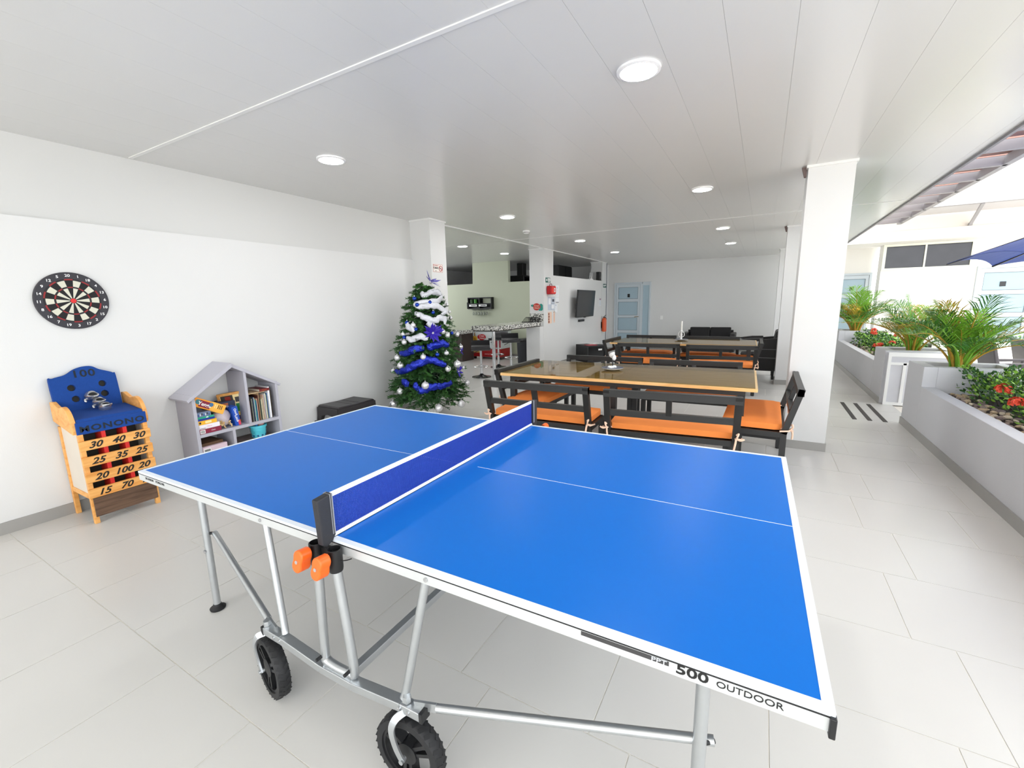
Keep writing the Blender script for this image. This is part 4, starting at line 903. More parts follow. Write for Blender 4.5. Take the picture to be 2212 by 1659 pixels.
flower('poinsettia', 'dark purple artificial flower on lower right of christmas tree', (-2.22, 2.91, 0.67), 0.09, pur, 12, 2)
flower('poinsettia', 'small violet artificial flower at right edge of christmas tree', (-2.30, 3.07, 0.92), 0.07, pur, 10, 3)
flower('poinsettia', 'lilac artificial flower on the very top of christmas tree', (-2.62, 2.93, 1.79), 0.17, lil, 11, 4, upw=1.2)

# ================================================================== DINING SETS
def dining_table(label, cx, cy, rz, L, D, zt):
    t = thing('dining_table', label, 'dining table', (cx, cy, 0), rz, 'dining tables'); a, b = L/2, D/2
    for s, (x0, x1) in enumerate(((-a, -0.001), (0.001, a))):
        n = 5; top = []
        for k in range(n):
            y0 = -b+D*k/n; MB().box(x0, x1, y0+0.0006, y0+D/n-0.0006, zt-0.034, zt-0.006).build('top_plank', pine, t, bevel=0.0015)
    MB().box(-a+0.004, a-0.004, -b-0.0015, -b+0.0005, zt-0.034, zt-0.006).build('front_edge', pine_edge, t)
    MB().box(a-0.0005, a+0.0015, -b+0.004, b-0.004, zt-0.034, zt-0.006).build('end_edge', pine_edge, t)
    MB().box(-a+0.018, a-0.018, -b+0.018, b-0.018, zt-0.006, zt).build('glass_top', glass_table, t)
    fr = MB(); i = 0.09
    fr.box(-a+i, a-i, -b+i-0.025, -b+i+0.025, zt-0.085, zt-0.034).box(-a+i, a-i, b-i-0.025, b-i+0.025, zt-0.085, zt-0.034).box(-a+i, -a+i+0.05, -b+i, b-i, zt-0.085, zt-0.034).box(a-i-0.05, a-i, -b+i, b-i, zt-0.085, zt-0.034).box(-0.06, 0.06, -b+i, b-i, zt-0.085, zt-0.034)
    fr.build('frame', blackm, t)
    for sx in (-1, 0, 1):
        for sy in (-1, 1):
            x = sx*(a-i-0.03); lg = MB().box(x-0.03, x+0.03, sy*(b-i)-0.03, sy*(b-i)+0.03, 0.012, zt-0.085).build('leg', blackm, t)
            MB().cyl((x, sy*(b-i), 0), (x, sy*(b-i), 0.014), 0.02).build('foot', rubber, lg)
    return t
dining_table('glass-topped pine dining table nearest the table tennis table', -0.045, 3.075, 0.026, 2.50, 1.14, 0.775)
dining_table('glass-topped pine dining table farther back near the sofa', -0.075, 7.13, 0.03, 2.46, 1.14, 0.768)
BW = 1.035
def make_bench():
    t = thing('dining_bench', 'black metal dining bench with orange cushion', 'bench', (0, 0, 0), 0, 'black benches round the dining tables'); a = BW/2
    zt, zs_ = 0.805, 0.435
    for s in (-1, 1):
        x = s*(a-0.025)
        lg = MB().bar((x, -0.20, 0.012), (x, -0.20, zs_+0.01), 0.05, 0.045, (0, 1, 0)).build('rear_leg', blackm, t)
        MB().cyl((x, -0.20, 0), (x, -0.20, 0.015), 0.022).build('foot', rubber, lg)
        MB().bar((x, -0.20, zs_-0.01), (x, -0.30, zt-0.003), 0.05, 0.045, (0, 1, 0)).build('back_post', blackm, t)
        lg = MB().bar((x, 0.22, 0.012), (x, 0.22, zs_-0.04), 0.05, 0.045, (0, 1, 0)).build('front_leg', blackm, t)
        MB().cyl((x, 0.22, 0), (x, 0.22, 0.015), 0.022).build('foot', rubber, lg)
        MB().box(x-0.022, x+0.022, -0.18, 0.22, zs_-0.045, zs_).build('seat_side_rail', blackm, t)
        MB().box(x-0.018, x+0.018, -0.18, 0.20, 0.09, 0.125).build('stretcher', blackm, t)
    def yb(z): return -0.20-0.10*(z-zs_)/(zt-zs_)
    MB().bar((-a, yb(zt-0.03), zt-0.03), (a, yb(zt-0.03), zt-0.03), 0.048, 0.06).build('top_rail', blackm, t)
    MB().bar((-a+0.05, yb(0.60), 0.60), (a-0.05, yb(0.60), 0.60), 0.04, 0.05).build('middle_rail', blackm, t)
    MB().bar((0, yb(0.60), 0.60), (0, yb(zt-0.04), zt-0.04), 0.045, 0.035, (0, 1, 0)).build('back_upright', blackm, t)
    for y in (-0.19, 0.22): MB().box(-a+0.02, a-0.02, y-0.022, y+0.022, zs_-0.045, zs_).build('seat_rail', blackm, t)
    MB().box(-a+0.05, a-0.05, -0.17, 0.20, zs_-0.02, zs_-0.005).build('seat_panel', blackm, t)
    return t
def make_cushion():
    t = thing('seat_cushion', 'orange seat cushion', 'cushion', (0, 0, 0), 0, 'orange cushions on the benches'); a = BW/2-0.035
    mb = MB(); nx, ny = 14, 8; y0, y1 = -0.185, 0.265; vs_ = []; fs_ = []
    for side in (0, 1):
        for i in range(nx+1):
            for j in range(ny+1):
                u, v = i/nx, j/ny; e = min(u, 1-u, v, 1-v); rr = min(1, e*9)
                cr = 0.04 if (u in (0, 1) and v in (0, 1)) else 0
                x = -a+2*a*u; y = y0+(y1-y0)*v; h = 0.02*math.sqrt(rr)+0.004*math.sin(u*9)*math.sin(v*5)*rr
                vs_.append((x*(1-cr), y, 0.058+h if side else 0.004 if e > 0 else 0.01))
    N = (nx+1)*(ny+1)
    for i in range(nx):
        for j in range(ny):
            k = i*(ny+1)+j
            fs_.append((N+k, N+k+ny+1, N+k+ny+2, N+k+1)); fs_.append((k, k+1, k+ny+2, k+ny+1))
    for i in range(nx):
        for j in (0, ny):
            k = i*(ny+1)+j; fs_.append((k, k+ny+1, N+k+ny+1, N+k))
    for j in range(ny):
        for i in (0, nx):
            k = i*(ny+1)+j; fs_.append((k, k+1, N+k+1, N+k))
    mb.add(vs_, fs_).build('pad', cushion, t, smooth=True)
    for s in (-1, 1):
        x = s*(a+0.012)
        mb = MB()
        mb.tube(smoothline([(x-s*0.03, -0.18, 0.02), (x+s*0.005, -0.245, 0.03), (x+s*0.042, -0.235, 0.025), (x+s*0.044, -0.17, 0.015)], 5), 0.007, 6)
        mb.tube(smoothline([(x, -0.245, 0.03), (x-s*0.004, -0.262, 0.0), (x-s*0.012, -0.262, -0.055)], 4), 0.008, 6)
        mb.tube(smoothline([(x, -0.245, 0.03), (x+s*0.006, -0.262, 0.05), (x+s*0.014, -0.255, 0.075), (x+s*0.0, -0.25, 0.06)], 4), 0.007, 6)
        mb.tube(smoothline([(x, -0.245, 0.03), (x+s*0.03, -0.262, 0.025), (x+s*0.055, -0.255, 0.035)], 4), 0.007, 6)
        mb.build('tie', tie, t, smooth=True)
    return t
bench0, cush0 = make_bench(), make_cushion(); first = [True]
def place_bench(cx, cy, deg, lab, clab, cush=True, dz=0.0, cyaw=0.0):
    if first[0]: b, c = bench0, cush0; first[0] = False
    else: b = copy_tree(bench0); c = copy_tree(cush0) if cush else None
    b.location = (cx, cy, 0); b.rotation_euler = (0, 0, math.radians(deg)); b['label'] = lab
    if c: c.location = (cx, cy, 0.4345); c.rotation_euler = (0, 0, math.radians(deg+cyaw)); c['label'] = clab
N1, N2 = 'the near dining table', 'the far dining table'
place_bench(-0.566, 2.149, 2.1, 'black bench nearest camera at left front of '+N1, 'orange cushion on left front bench of '+N1)
place_bench(0.584, 2.205, 5.95, 'black bench nearest camera at right front of '+N1, 'orange cushion on right front bench of '+N1)
place_bench(1.235, 2.983, 89.3, 'black bench at the right end of %s beside white column' % N1, 'orange cushion on right end bench of '+N1)
place_bench(-1.03, 2.98, -90.5, 'black bench at the left end of '+N1, 'orange cushion on left end bench of '+N1)
place_bench(-0.605, 3.75, 180.5, 'black bench at the left back of '+N1, 'orange cushion on left back bench of '+N1)
place_bench(0.55, 3.70, 183, 'black bench at the right back of '+N1, 'orange cushion on right back bench of '+N1)
place_bench(-0.49, 6.35, 3, 'black bench at the left front of '+N2, 'orange cushion on left front bench of '+N2)
place_bench(0.65, 6.36, 3.2, 'black bench at the right front of '+N2, 'orange cushion on right front bench of '+N2)
place_bench(-1.10, 7.02, -91, 'black bench at the left end of %s near the box' % N2, 'orange cushion on left end bench of '+N2)
place_bench(-0.84, 7.72, 180.5, 'black bench at the left back of '+N2, 'orange cushion on left back bench of '+N2)
place_bench(0.33, 7.65, 178, 'black bench at the right back of '+N2, 'orange cushion on right back bench of '+N2)
place_bench(0.93, 7.08, 91, 'black bench at the right end of '+N2, 'orange cushion on right end bench of '+N2)
# ---- centrepieces
china = M('white_china', 'f3f2ef', 0.2, var=0.02); rim = M('navy_rim', '23284a', 0.3)
def plate_thing(label, x, y, z):
    t = thing('plate', label, 'plate', (x, y, z), 0, 'plates on the dining tables')
    MB().lathe([(0.001, 0.004), (0.065, 0.002), (0.075, 0.006), (0.118, 0.022), (0.12, 0.026), (0.11, 0.023), (0.07, 0.010), (0.001, 0.008)], 36).build('dish', china, t, smooth=True)
    MB().lathe([(0.117, 0.0255), (0.121, 0.0272), (0.117, 0.0272)], 36).build('rim_band', rim, t)
    return t
ZT1, ZT2 = 0.7755, 0.7685
plate_thing('white plate with dark rim on the near dining table', -0.20, 3.10, ZT1)
plate_thing('white plate under candle on the far dining table', -0.115, 7.26, ZT2)
fl = thing('paper_flower', 'white paper flower on dark stem standing on near plate', 'ornament', (-0.205, 3.11, ZT1+0.010))
mb = MB(); rn = random.Random(5)
for i in range(14):
    a = rn.uniform(0, 6.28); r = rn.uniform(0, 0.045); mb.ball((r*math.cos(a), r*math.sin(a), 0.014+rn.uniform(0, 0.012)), rn.uniform(0.014, 0.022), 8, 6, (1, 1, 0.7))
mb.build('base_petals', whitep, fl, smooth=True)
MB().tube(smoothline([(0, 0, 0.01), (0.003, 0, 0.06), (-0.004, 0.0, 0.11)], 4), 0.006, 8).build('stem', blackp, fl, smooth=True)
mb = MB()
for i in range(9):
    a = i*0.7; mb.ball((0.018*math.cos(a), 0.018*math.sin(a), 0.125+0.055*(i/9)), 0.024-0.0012*i, 9, 6, (1, 1, 1.3))
mb.build('bloom', whitep, fl, smooth=True)
ca = thing('candle_holder', 'tall white candle in white twisted holder on far plate', 'candle', (-0.12, 7.27, ZT2+0.010))
MB().lathe([(0.05, 0), (0.052, 0.01), (0.02, 0.02), (0.014, 0.05), (0.022, 0.10), (0.012, 0.14), (0.026, 0.17), (0.018, 0.18)], 20).build('holder', china, ca, smooth=True)
for s in (-1, 1): MB().tube(smoothline([(s*0.014, 0, 0.05), (s*0.05, 0, 0.08), (s*0.045, 0, 0.14), (s*0.02, 0, 0.16)], 5), 0.006, 6).build('scroll', china, ca, smooth=True)
MB().cyl((0, 0, 0.175), (0, 0, 0.355), 0.0145).build('candle', M('wax', 'f5f3ec', 0.4), ca, smooth=True)

# ================================================================== LOUNGE
blackfab = M('black_upholstery', '161517', 0.75, var=0.15, vscale=20)
def lounge(name, label, cat, x, y, rz, w_, backs):
    t = thing(name, label, cat, (x, y, 0), rz); a = w_/2
    MB().box(-a, a, -0.34, 0.34, 0.09, 0.30).build('base', ratm, t, bevel=0.01)
    for s in (-1, 1):
        MB().box(s*a-0.06 if s > 0 else -a-0.08, s*a+0.08 if s > 0 else -a+0.06, -0.36, 0.36, 0.09, 0.60).build('armrest', ratm, t, bevel=0.02)
        for q in (-1, 1): MB().box(s*(a-0.03)-0.02, s*(a-0.03)+0.02, q*0.3-0.02, q*0.3+0.02, 0, 0.09).build('leg', blackm, t)
    MB().prism([(-0.36, 0.09), (-0.28, 0.09), (-0.33, 0.66), (-0.41, 0.66)], 'x', -a, a).build('back_frame', ratm, t, bevel=0.01)
    n = backs
    for k in range(n):
        x0 = -a+0.06+k*(w_-0.12)/n; x1 = x0+(w_-0.12)/n
        MB().box(x0+0.004, x1-0.004, -0.26, 0.33, 0.30, 0.43).build('seat_pad', blackfab, t, bevel=0.03)
        MB().prism([(-0.30, 0.40), (-0.18, 0.40), (-0.24, 0.74), (-0.36, 0.74)], 'x', x0+0.004, x1-0.004).build('back_pad', blackfab, t, bevel=0.025)
    return t
lounge('sofa', 'black rattan two-seat sofa with cushions against the back wall', 'sofa', -0.10, 12.15, PI, 1.22, 2)
# reclining rattan armchair seen from the side
ac = thing('rattan_armchair', 'black rattan armchair beside the middle white column', 'armchair', (1.15, 8.25, 0))
MB().box(-0.30, 0.36, -0.30, 0.30, 0.17, 0.36).build('seat_base', ratm, ac, bevel=0.015)
MB().box(-0.28, 0.30, -0.26, 0.26, 0.36, 0.47).build('seat_pad', blackfab, ac, bevel=0.03)
MB().prism([(0.22, 0.20), (0.36, 0.20), (0.45, 0.88), (0.38, 0.94), (0.30, 0.92), (0.24, 0.50)], 'y', -0.30, 0.30).build('backrest', ratm, ac, bevel=0.03)
MB().box(0.12, 0.40, -0.33, 0.33, 0.66, 0.675).build('grey_band', M('grey_band', '6b6a6c', 0.6), ac)
for s in (-1, 1):
    MB().prism([(-0.34, 0.735), (-0.30, 0.755), (-0.1, 0.785), (0.10, 0.79), (0.10, 0.735), (-0.25, 0.715)], 'y', s*0.32-0.05, s*0.32+0.05).build('arm_top', ratm, ac, bevel=0.012)
    MB().prism([(-0.06, 0.17), (0.36, 0.17), (0.42, 0.80), (0.04, 0.76)], 'y', s*0.32-0.03, s*0.32+0.03).build('side_panel', ratm, ac, bevel=0.01)
    for q in (-0.24, 0.30): MB().prism([(q-0.025, 0.18), (q+0.025, 0.18), (q+0.02, 0), (q-0.02, 0)], 'y', s*0.27-0.02, s*0.27+0.02).build('leg', blackm, ac)
    MB().bar((-0.05, s*0.352, 0.42), (0.385, s*0.352, 0.42), 0.006, 0.012).bar((-0.03, s*0.352, 0.58), (0.40, s*0.352, 0.58), 0.006, 0.008).build('seam', M('grey_band', '6b6a6c', 0.6), ac)
# black box with papers
bx = thing('storage_cabinet', 'black box cabinet with open front by the television wall', 'cabinet', (-2.66, 9.35, 0), math.radians(-39))
W_, D_ = 0.28, 0.29
MB().box(-D_, D_, -W_, W_, 0.0, 0.05).box(-D_, D_, -W_, W_, 0.40, 0.435).box(-D_, D_, -W_, -W_+0.04, 0.05, 0.40).box(-D_, D_, W_-0.04, W_, 0.05, 0.40).box(-D_, -D_+0.02, -W_, W_, 0.05, 0.40).build('body', blackp, bx, bevel=0.006)
MB().box(D_-0.03, D_-0.02, -W_+0.04, W_-0.04, 0.05, 0.40).build('dark_front', blackg, bx); MB().box(D_-0.02, D_-0.017, 0.06, 0.17, 0.30, 0.34).build('white_label', whitep, bx)
t = thing('magazine', 'red magazine lying on the black box cabinet', 'magazine', (-2.66, 9.27, 0.4355), math.radians(-39)); MB().box(0.02, 0.24, -0.18, 0.08, 0, 0.012).build('cover', M('red_cover', 'b23a44', 0.5, var=0.1), t)
t = thing('paper_stack', 'white papers lying on the black box cabinet', 'papers', (-2.66, 9.4, 0.4355), math.radians(-30)); MB().box(-0.14, 0.05, -0.02, 0.24, 0, 0.012).box(-0.12, 0.06, 0.0, 0.22, 0.0125, 0.018).build('sheets', whitep, t)

# ================================================================== BAR
ct = thing('bar_counter', 'granite bar counter with chrome post joined to white column', 'bar counter', (0, 0, 0))
MB().box(-3.80, -3.20, 5.55, 7.5, 1.02, 1.105).build('worktop', gran, ct, bevel=0.004)
MB().box(-3.78, -3.23, 5.60, 7.5, 1.0, 1.02).build('underboard', M('dark_underboard', '3a322d', 0.6), ct)
for q in ((-3.36, 5.68), (-3.40, 5.74)): MB().cyl((*q, 0), (*q, 1.0), 0.035, n=20).build('post', chrome, ct, smooth=True)
MB().lathe([(0.07, 0), (0.07, 0.012), (0.04, 0.02)], 24, (-3.38, 5.71, 0)).build('post_base', chrome, ct, smooth=True)
MB().box(-3.48, -3.14, 7.475, 7.5, 1.105, 1.295).build('splash_back', gran, ct)
MB().box(-3.485, -3.14, 7.30, 7.5, 0, 1.0).build('support_wall', wallw, ct)
dr = thing('dish_rack', 'black wire dish rack on the bar counter by column', 'dish rack', (-3.36, 7.30, 1.106))
mb = MB().box(-0.17, 0.16, -0.13, 0.13, 0, 0.012)
for k in range(12): mb.tube(smoothline([(-0.16+k*0.028, -0.12, 0.01), (-0.13+k*0.026, -0.02, 0.10), (-0.12+k*0.026, 0.10, 0.09), (-0.12+k*0.026, 0.12, 0.01)], 4), 0.005, 6)
mb.build('wires', blackg, dr, smooth=True)
sc2 = thing('side_counter', 'small dark counter with granite top behind christmas tree', 'counter', (0, 0, 0))
MB().box(-6.7, -5.70, 7.9, 8.5, 0.755, 0.845).build('worktop', gran, sc2); MB().box(-6.7, -5.80, 7.95, 8.5, 0, 0.755).build('base', M('dark_cabinet', '3d332e', 0.6), sc2)
def stool(label, x, y, seat, rz=0.0):
    t = thing('bar_stool', label, 'bar stool', (x, y, 0), rz, 'bar stools at the counter')
    MB().lathe([(0.205, 0.0), (0.205, 0.008), (0.12, 0.02), (0.05, 0.05), (0.03, 0.075), (0.03, 0.085)], 32).build('base', M('black_chrome', '2b2b2e', 0.15, metal=0.7), t, smooth=True)
    MB().cyl((0, 0, 0.08), (0, 0, 0.25), 0.032, n=16).cyl((0, 0, 0.25), (0, 0, seat-0.03), 0.024, n=16).build('column', chrome, t, smooth=True)
    ring = [(0.15*math.cos(a)+0.0, 0.12+0.13*math.sin(a), seat-0.36) for a in [2*PI*k/24 for k in range(24)]]
    MB().tube(ring, 0.010, 8, closed=True).cyl((0, 0, seat-0.375), (0, 0, seat-0.345), 0.034).build('foot_ring', chrome, t, smooth=True)
    prof = smoothline([(0.20, seat+0.0), (0.12, seat-0.03), (0, seat-0.028), (-0.12, seat-0.018), (-0.19, seat+0.03), (-0.235, seat+0.13)], 5)
    poly = [(p_[0], p_[1]) for p_ in prof]+[(p_[0]+(0.0 if p_[0] > -0.15 else -0.02), p_[1]+0.035) for p_ in reversed(prof)]
    MB().prism(poly, 'x', -0.20, 0.20).build('seat', M('black_leatherette', '17161a', 0.4, var=0.1, vscale=30), t, bevel=0.012)
    MB().tube([(0.04, 0.03, seat-0.03), (0.12, 0.09, seat-0.06), (0.16, 0.12, seat-0.075)], 0.007, 6).build('lever', blackp, t)
stool('black bar stool standing in front of the counter near the tree', -3.92, 6.05, 0.60, math.radians(215))
stool('black bar stool half hidden behind the chrome post', -4.34, 7.45, 0.69, math.radians(200))
stool('black bar stool beneath the counter beside the bin', -3.80, 7.12, 0.68, math.radians(215))
bn = thing('waste_bin', 'tall dark grey waste bin beside the white column at bar', 'bin', (-4.14, 8.38, 0))
MB().lathe([(0.15, 0), (0.155, 0.01), (0.175, 0.56), (0.18, 0.565)], 28).build('body', M('bin_grey', '2b2d33', 0.5, var=0.06), bn, smooth=True)
MB().lathe([(0.19, 0.56), (0.195, 0.60), (0.17, 0.635), (0.05, 0.645)], 28).build('lid', blackp, bn, smooth=True)
fz_ = thing('chest_freezer', 'white and red ice cream chest freezer under bar area wall', 'freezer', (0, 0, 0))
MB().box(-5.98, -5.0, 8.66, 9.25, 0.30, 0.78).build('upper_body', M('freezer_white', 'dfe4e6', 0.3), fz_, bevel=0.01); MB().box(-5.98, -5.0, 8.655, 9.25, 0.07, 0.30).build('red_base', M('freezer_red', 'a81c20', 0.35, var=0.1), fz_, bevel=0.008)
MB().box(-6.0, -4.98, 8.64, 9.27, 0.78, 0.83).build('lid', M('freezer_lid', '9aa0a4', 0.3), fz_, bevel=0.008)
for x in (-5.9, -5.08):
    for yv in (8.72, 9.18): MB().box(x-0.03, x+0.03, yv-0.03, yv+0.03, 0, 0.07).build('leg', blackp, fz_)
MB().prism([(-5.93, 0.36), (-5.78, 0.36), (-5.77, 0.60), (-5.80, 0.645), (-5.91, 0.645), (-5.94, 0.60)], 'y', 8.652, 8.66).build('popsicle_print', M('mango_yellow', 'e0b23a', 0.5), fz_)
MB().prism([(-5.87, 0.40), (-5.82, 0.38), (-5.80, 0.55), (-5.84, 0.62), (-5.88, 0.58)], 'y', 8.649, 8.652).build('popsicle_inner_print', M('mango_orange', 'b8801f', 0.5), fz_)  # darker orange area printed inside the popsicle
MB().box(-5.865, -5.84, 8.652, 8.66, 0.645, 0.74).build('stick_print', M('stick_brown', 'a5793f', 0.6), fz_)
lg = MB().prism([(-5.62+0.125*math.cos(2*PI*i/24)*(1+0.12*math.cos(4*PI*i/24)), 0.62+0.09*math.sin(2*PI*i/24)*(1+0.1*math.sin(6*PI*i/24))) for i in range(24)], 'y', 8.65, 8.66).build('logo', M('logo_red', 'c01a24', 0.4), fz_)
text('Crem', 0.075, whitep, lg, (-5.62, 8.6495, 0.655), '-y', shear=0.25, bold=0.01); text('Helado', 0.065, whitep, lg, (-5.60, 8.6495, 0.59), '-y', shear=0.25, bold=0.01)
MB().box(-5.18, -5.0, 8.648, 8.655, 0.34, 0.77).build('red_poster', M('poster_maroon', '8f2030', 0.5, var=0.3, vscale=12), fz_)
MB().box(-5.95, -5.70, 8.648, 8.654, 0.18, 0.29).build('fruit_print', M('fruit_print', 'c9a15a', 0.5, var=0.4, vscale=15), fz_); text('calidad desde 1955', 0.03, whitep, fz_, (-5.42, 8.6535, 0.15), '-y')
# wall rack with glasses
wr = thing('wall_rack', 'black wooden wall rack with bottles and notes above bar', 'wall rack', (-6.10, 9.45, 1.56))
MB().box(-0.42, 0.42, -0.14, 0, 0.145, 0.17).box(-0.42, 0.42, -0.14, 0, -0.17, -0.145).box(-0.42, -0.395, -0.14, 0, -0.145, 0.145).box(0.395, 0.42, -0.14, 0, -0.145, 0.145).box(-0.02, 0.005, -0.14, 0, -0.145, 0.145).box(-0.395, 0.395, -0.14, 0, -0.02, 0.0).box(-0.44, -0.415, -0.15, 0, -0.16, 0.03).build('frame', blackp, wr, bevel=0.003)
MB().box(-0.42, 0.42, -0.012, 0, -0.17, -0.0).box(-0.42, 0.04, -0.012, 0, 0, 0.17).box(0.33, 0.42, -0.012, 0, 0, 0.17).build('back_board', blackp, wr)
for x0, x1 in ((-0.36, -0.09), (-0.02, 0.26)):
    MB().box(x0, x1, -0.148, -0.14, -0.095, -0.035).build('white_plate', whitep, wr); MB().box(x0+0.07, x1-0.03, -0.151, -0.148, -0.075, -0.055).build('plate_print', blackt, wr)
grn = M('green_tin', '3f8f2a', 0.4, var=0.3, vscale=30)
for i, x in enumerate((-0.31, -0.17)):
    t = thing('tin', ['dark green tin at left inside black wall rack', 'bright green tin inside black wall rack'][i], 'tin', (-6.10+x, 9.37, 1.5605)); MB().lathe([(0.045, 0), (0.045, 0.11), (0.04, 0.115)], 18).build('can', grn if i else M('olive_tin', '2c4a24', 0.4, var=0.2), t, smooth=True)
MB().bar((-0.28, -0.07, -0.19), (0.28, -0.07, -0.19), 0.03, 0.01).build('glass_rail', blackp, wr)
glassm = M('wine_glass', 'c9cfc6', 0.08, var=0.02, trans=0.7)
for i in range(6):
    t = thing('wine_glass', '%s hanging wine glass from the left under black wall rack' % ords[i], 'wine glass', (-6.10-0.26+i*0.095, 9.38, 1.368), 0, 'glasses hanging under the wall rack')
    MB().lathe([(0.035, 0.0), (0.034, -0.004), (0.004, -0.008), (0.004, -0.06), (0.022, -0.075), (0.034, -0.10), (0.033, -0.14), (0.027, -0.155)], 16).build('glass', glassm, t, smooth=True)
# ---- kitchen beyond the partition: dark cupboard and router
kc = thing('kitchen_cupboard', 'tall black cupboard in the dim kitchen beyond the partition', 'cupboard', (-4.1, 11.2, 0)); MB().box(-0.35, 0.0, -0.7, 0.35, 0, 2.62).build('carcass', blackp, kc, bevel=0.005); MB().box(0.0, 0.02, -0.69, -0.18, 0.1, 2.6).box(0.0, 0.02, -0.17, 0.34, 0.1, 2.6).build('doors', M('dark_cupboard_door', '101012', 0.4), kc)
kh = thing('oven_hood', 'black range hood in the dim kitchen seen above partition', 'range hood', (-5.2, 10.4, 0)); MB().box(-0.4, 0.2, -0.35, 0.35, 1.9, 2.35).prism([(-0.15, 2.35), (0.05, 2.35), (0.05, 2.72), (-0.15, 2.72)], 'y', -0.12, 0.12).build('hood', blackm, kh, bevel=0.01); MB().box(0.2, 0.22, -0.3, 0.3, 1.95, 2.3).build('front_panel', blackg, kh)
ro = thing('wifi_router', 'white router with two antennas on top of the partition', 'router', (-3.21, 10.82, 2.163)); MB().box(-0.05, 0.04, -0.11, 0.11, 0, 0.03).build('case', whitep, ro, bevel=0.005)
for yv in (-0.07, 0.07): MB().cyl((0.0, yv, 0.03), (0.0, yv+0.03, 0.20), 0.008).build('antenna', whitep, ro, smooth=True)
sp = thing('speaker', 'small black speaker on the partition beside the far pillar', 'speaker', (-3.215, 11.55, 2.163)); MB().box(-0.05, 0.05, -0.09, 0.09, 0, 0.26).build('cabinet', blackp, sp, bevel=0.006); MB().lathe([(0.045, 0.05), (0.045, 0.054), (0.02, 0.052)], 18, (0, 0, 0.1), axis='x').build('cone', blackg, sp)

# ================================================================== PARTITION WALL THINGS
XP = -3.155
tv = thing('television', 'black wall-mounted flat television tilted forward on the partition', 'television', (-2.965, 9.80, 1.49))
tm = Matrix.Rotation(0.075, 4, 'Y')
MB().box(-0.03, 0.008, -0.66, 0.66, -0.355, 0.355).move(tm).build('casing', blackp, tv, bevel=0.006); MB().box(0.008, 0.0095, -0.648, 0.648, -0.335, 0.343).move(tm).build('screen', M('tv_screen', '131418', 0.12, var=0.05), tv); MB().box(-0.02, 0.004, -0.06, 0.06, -0.372, -0.352).move(tm).build('sensor_tab', blackp, tv)
MB().box(-0.19, -0.17, -0.18, 0.18, -0.16, 0.16).box(-0.17, -0.05, -0.03, 0.03, -0.04, 0.04).box(-0.07, -0.025, -0.2, 0.2, -0.14, 0.14).build('wall_mount', blackm, tv)
def wall_sheet(name, label, cat, y0, y1, z0, z1, m, th=0.004, x=XP):
    t = thing(name, label, cat, (x, (y0+y1)/2, (z0+z1)/2)); a, b = (y1-y0)/2, (z1-z0)/2
    MB().box(0, th, -a, a, -b, b).build('sheet', m, t); t['_a'] = 0
    del t['_a']; return t, a, b, th
sgreen = M('sign_green', '0e5a50', 0.45, var=0.04); paperw = M('paper_white', 'e9ebee', 0.6, var=0.02); pgrey = M('paper_grey', 'c2cad6', 0.6, var=0.05, vscale=30); txtg = M('print_dark', '3a3f4a', 0.6)
def bars(t, th, rects, m, nm='print'):
    mb = MB()
    for (y0, y1, z0, z1) in rects: mb.box(th, th+0.0008, y0, y1, z0, z1)
    return mb.build(nm, m, t)
XC = -3.135
t, a, b, th = wall_sheet('exit_sign', 'green safety sign above red first aid bag on column', 'sign', 7.60, 7.86, 1.985, 2.095, sgreen, x=XC)
bars(t, th, [(-0.10, -0.05, -0.02, 0.02), (-0.085, -0.065, 0.02, 0.03), (-0.02, 0.05, 0.015, 0.04), (0.055, 0.12, 0.015, 0.04), (-0.02, 0.05, -0.015, 0.008), (0.055, 0.12, -0.015, 0.008), (0.0, 0.10, -0.045, -0.025)], whitep)
kit = thing('first_aid_bag', 'red first aid bag hanging on the white column', 'bag', (XC, 7.76, 1.82))
kr = M('kit_red', 'b3161f', 0.6, var=0.06)
MB().box(0.01, 0.13, -0.13, 0.13, -0.10, 0.09).build('body', kr, kit, bevel=0.02); MB().box(0.128, 0.14, -0.105, 0.11, -0.085, 0.07).build('front_pocket', M('kit_red_light', 'd8342c', 0.6), kit, bevel=0.004); MB().box(0.139, 0.142, 0.0, 0.07, -0.05, 0.04).build('white_emblem', whitep, kit); MB().box(0.142, 0.1435, 0.022, 0.048, -0.03, 0.02).build('emblem_mark', kr, kit)
MB().tube(smoothline([(0.06, -0.06, 0.085), (0.06, -0.04, 0.13), (0.06, 0.04, 0.13), (0.06, 0.06, 0.085)], 5), 0.008, 6).build('handle', M('kit_strap', '5a1018', 0.7), kit)
t, a, b, th = wall_sheet('notice', 'narrow green and white notice right of first aid bag', 'notice', 8.04, 8.16, 1.70, 1.93, paperw); bars(t, th, [(-0.055, 0.055, 0.07, 0.11)], sgreen, 'green_header'); bars(t, th, [(-0.05, -0.01, 0.0, 0.06), (0.005, 0.05, 0.0, 0.06)], txtg); bars(t, th, [(-0.045, 0.045, -0.03-k*0.02, -0.024-k*0.02) for k in range(4)], pgrey)
t, a, b, th = wall_sheet('notice', 'white text notice high on partition left of television', 'notice', 8.20, 8.40, 1.66, 1.94, paperw); bars(t, th, [(-0.02, 0.02, 0.06, 0.10)]+[(-0.07, 0.07, 0.03-k*0.025, 0.034-k*0.025) for k in range(7)], pgrey)
t, a, b, th = wall_sheet('notice', 'white notice with black footer below the text notice', 'notice', 8.20, 8.40, 1.52, 1.65, paperw); bars(t, th, [(-0.085, 0.085, -0.055, -0.04)], blackt, 'black_footer')
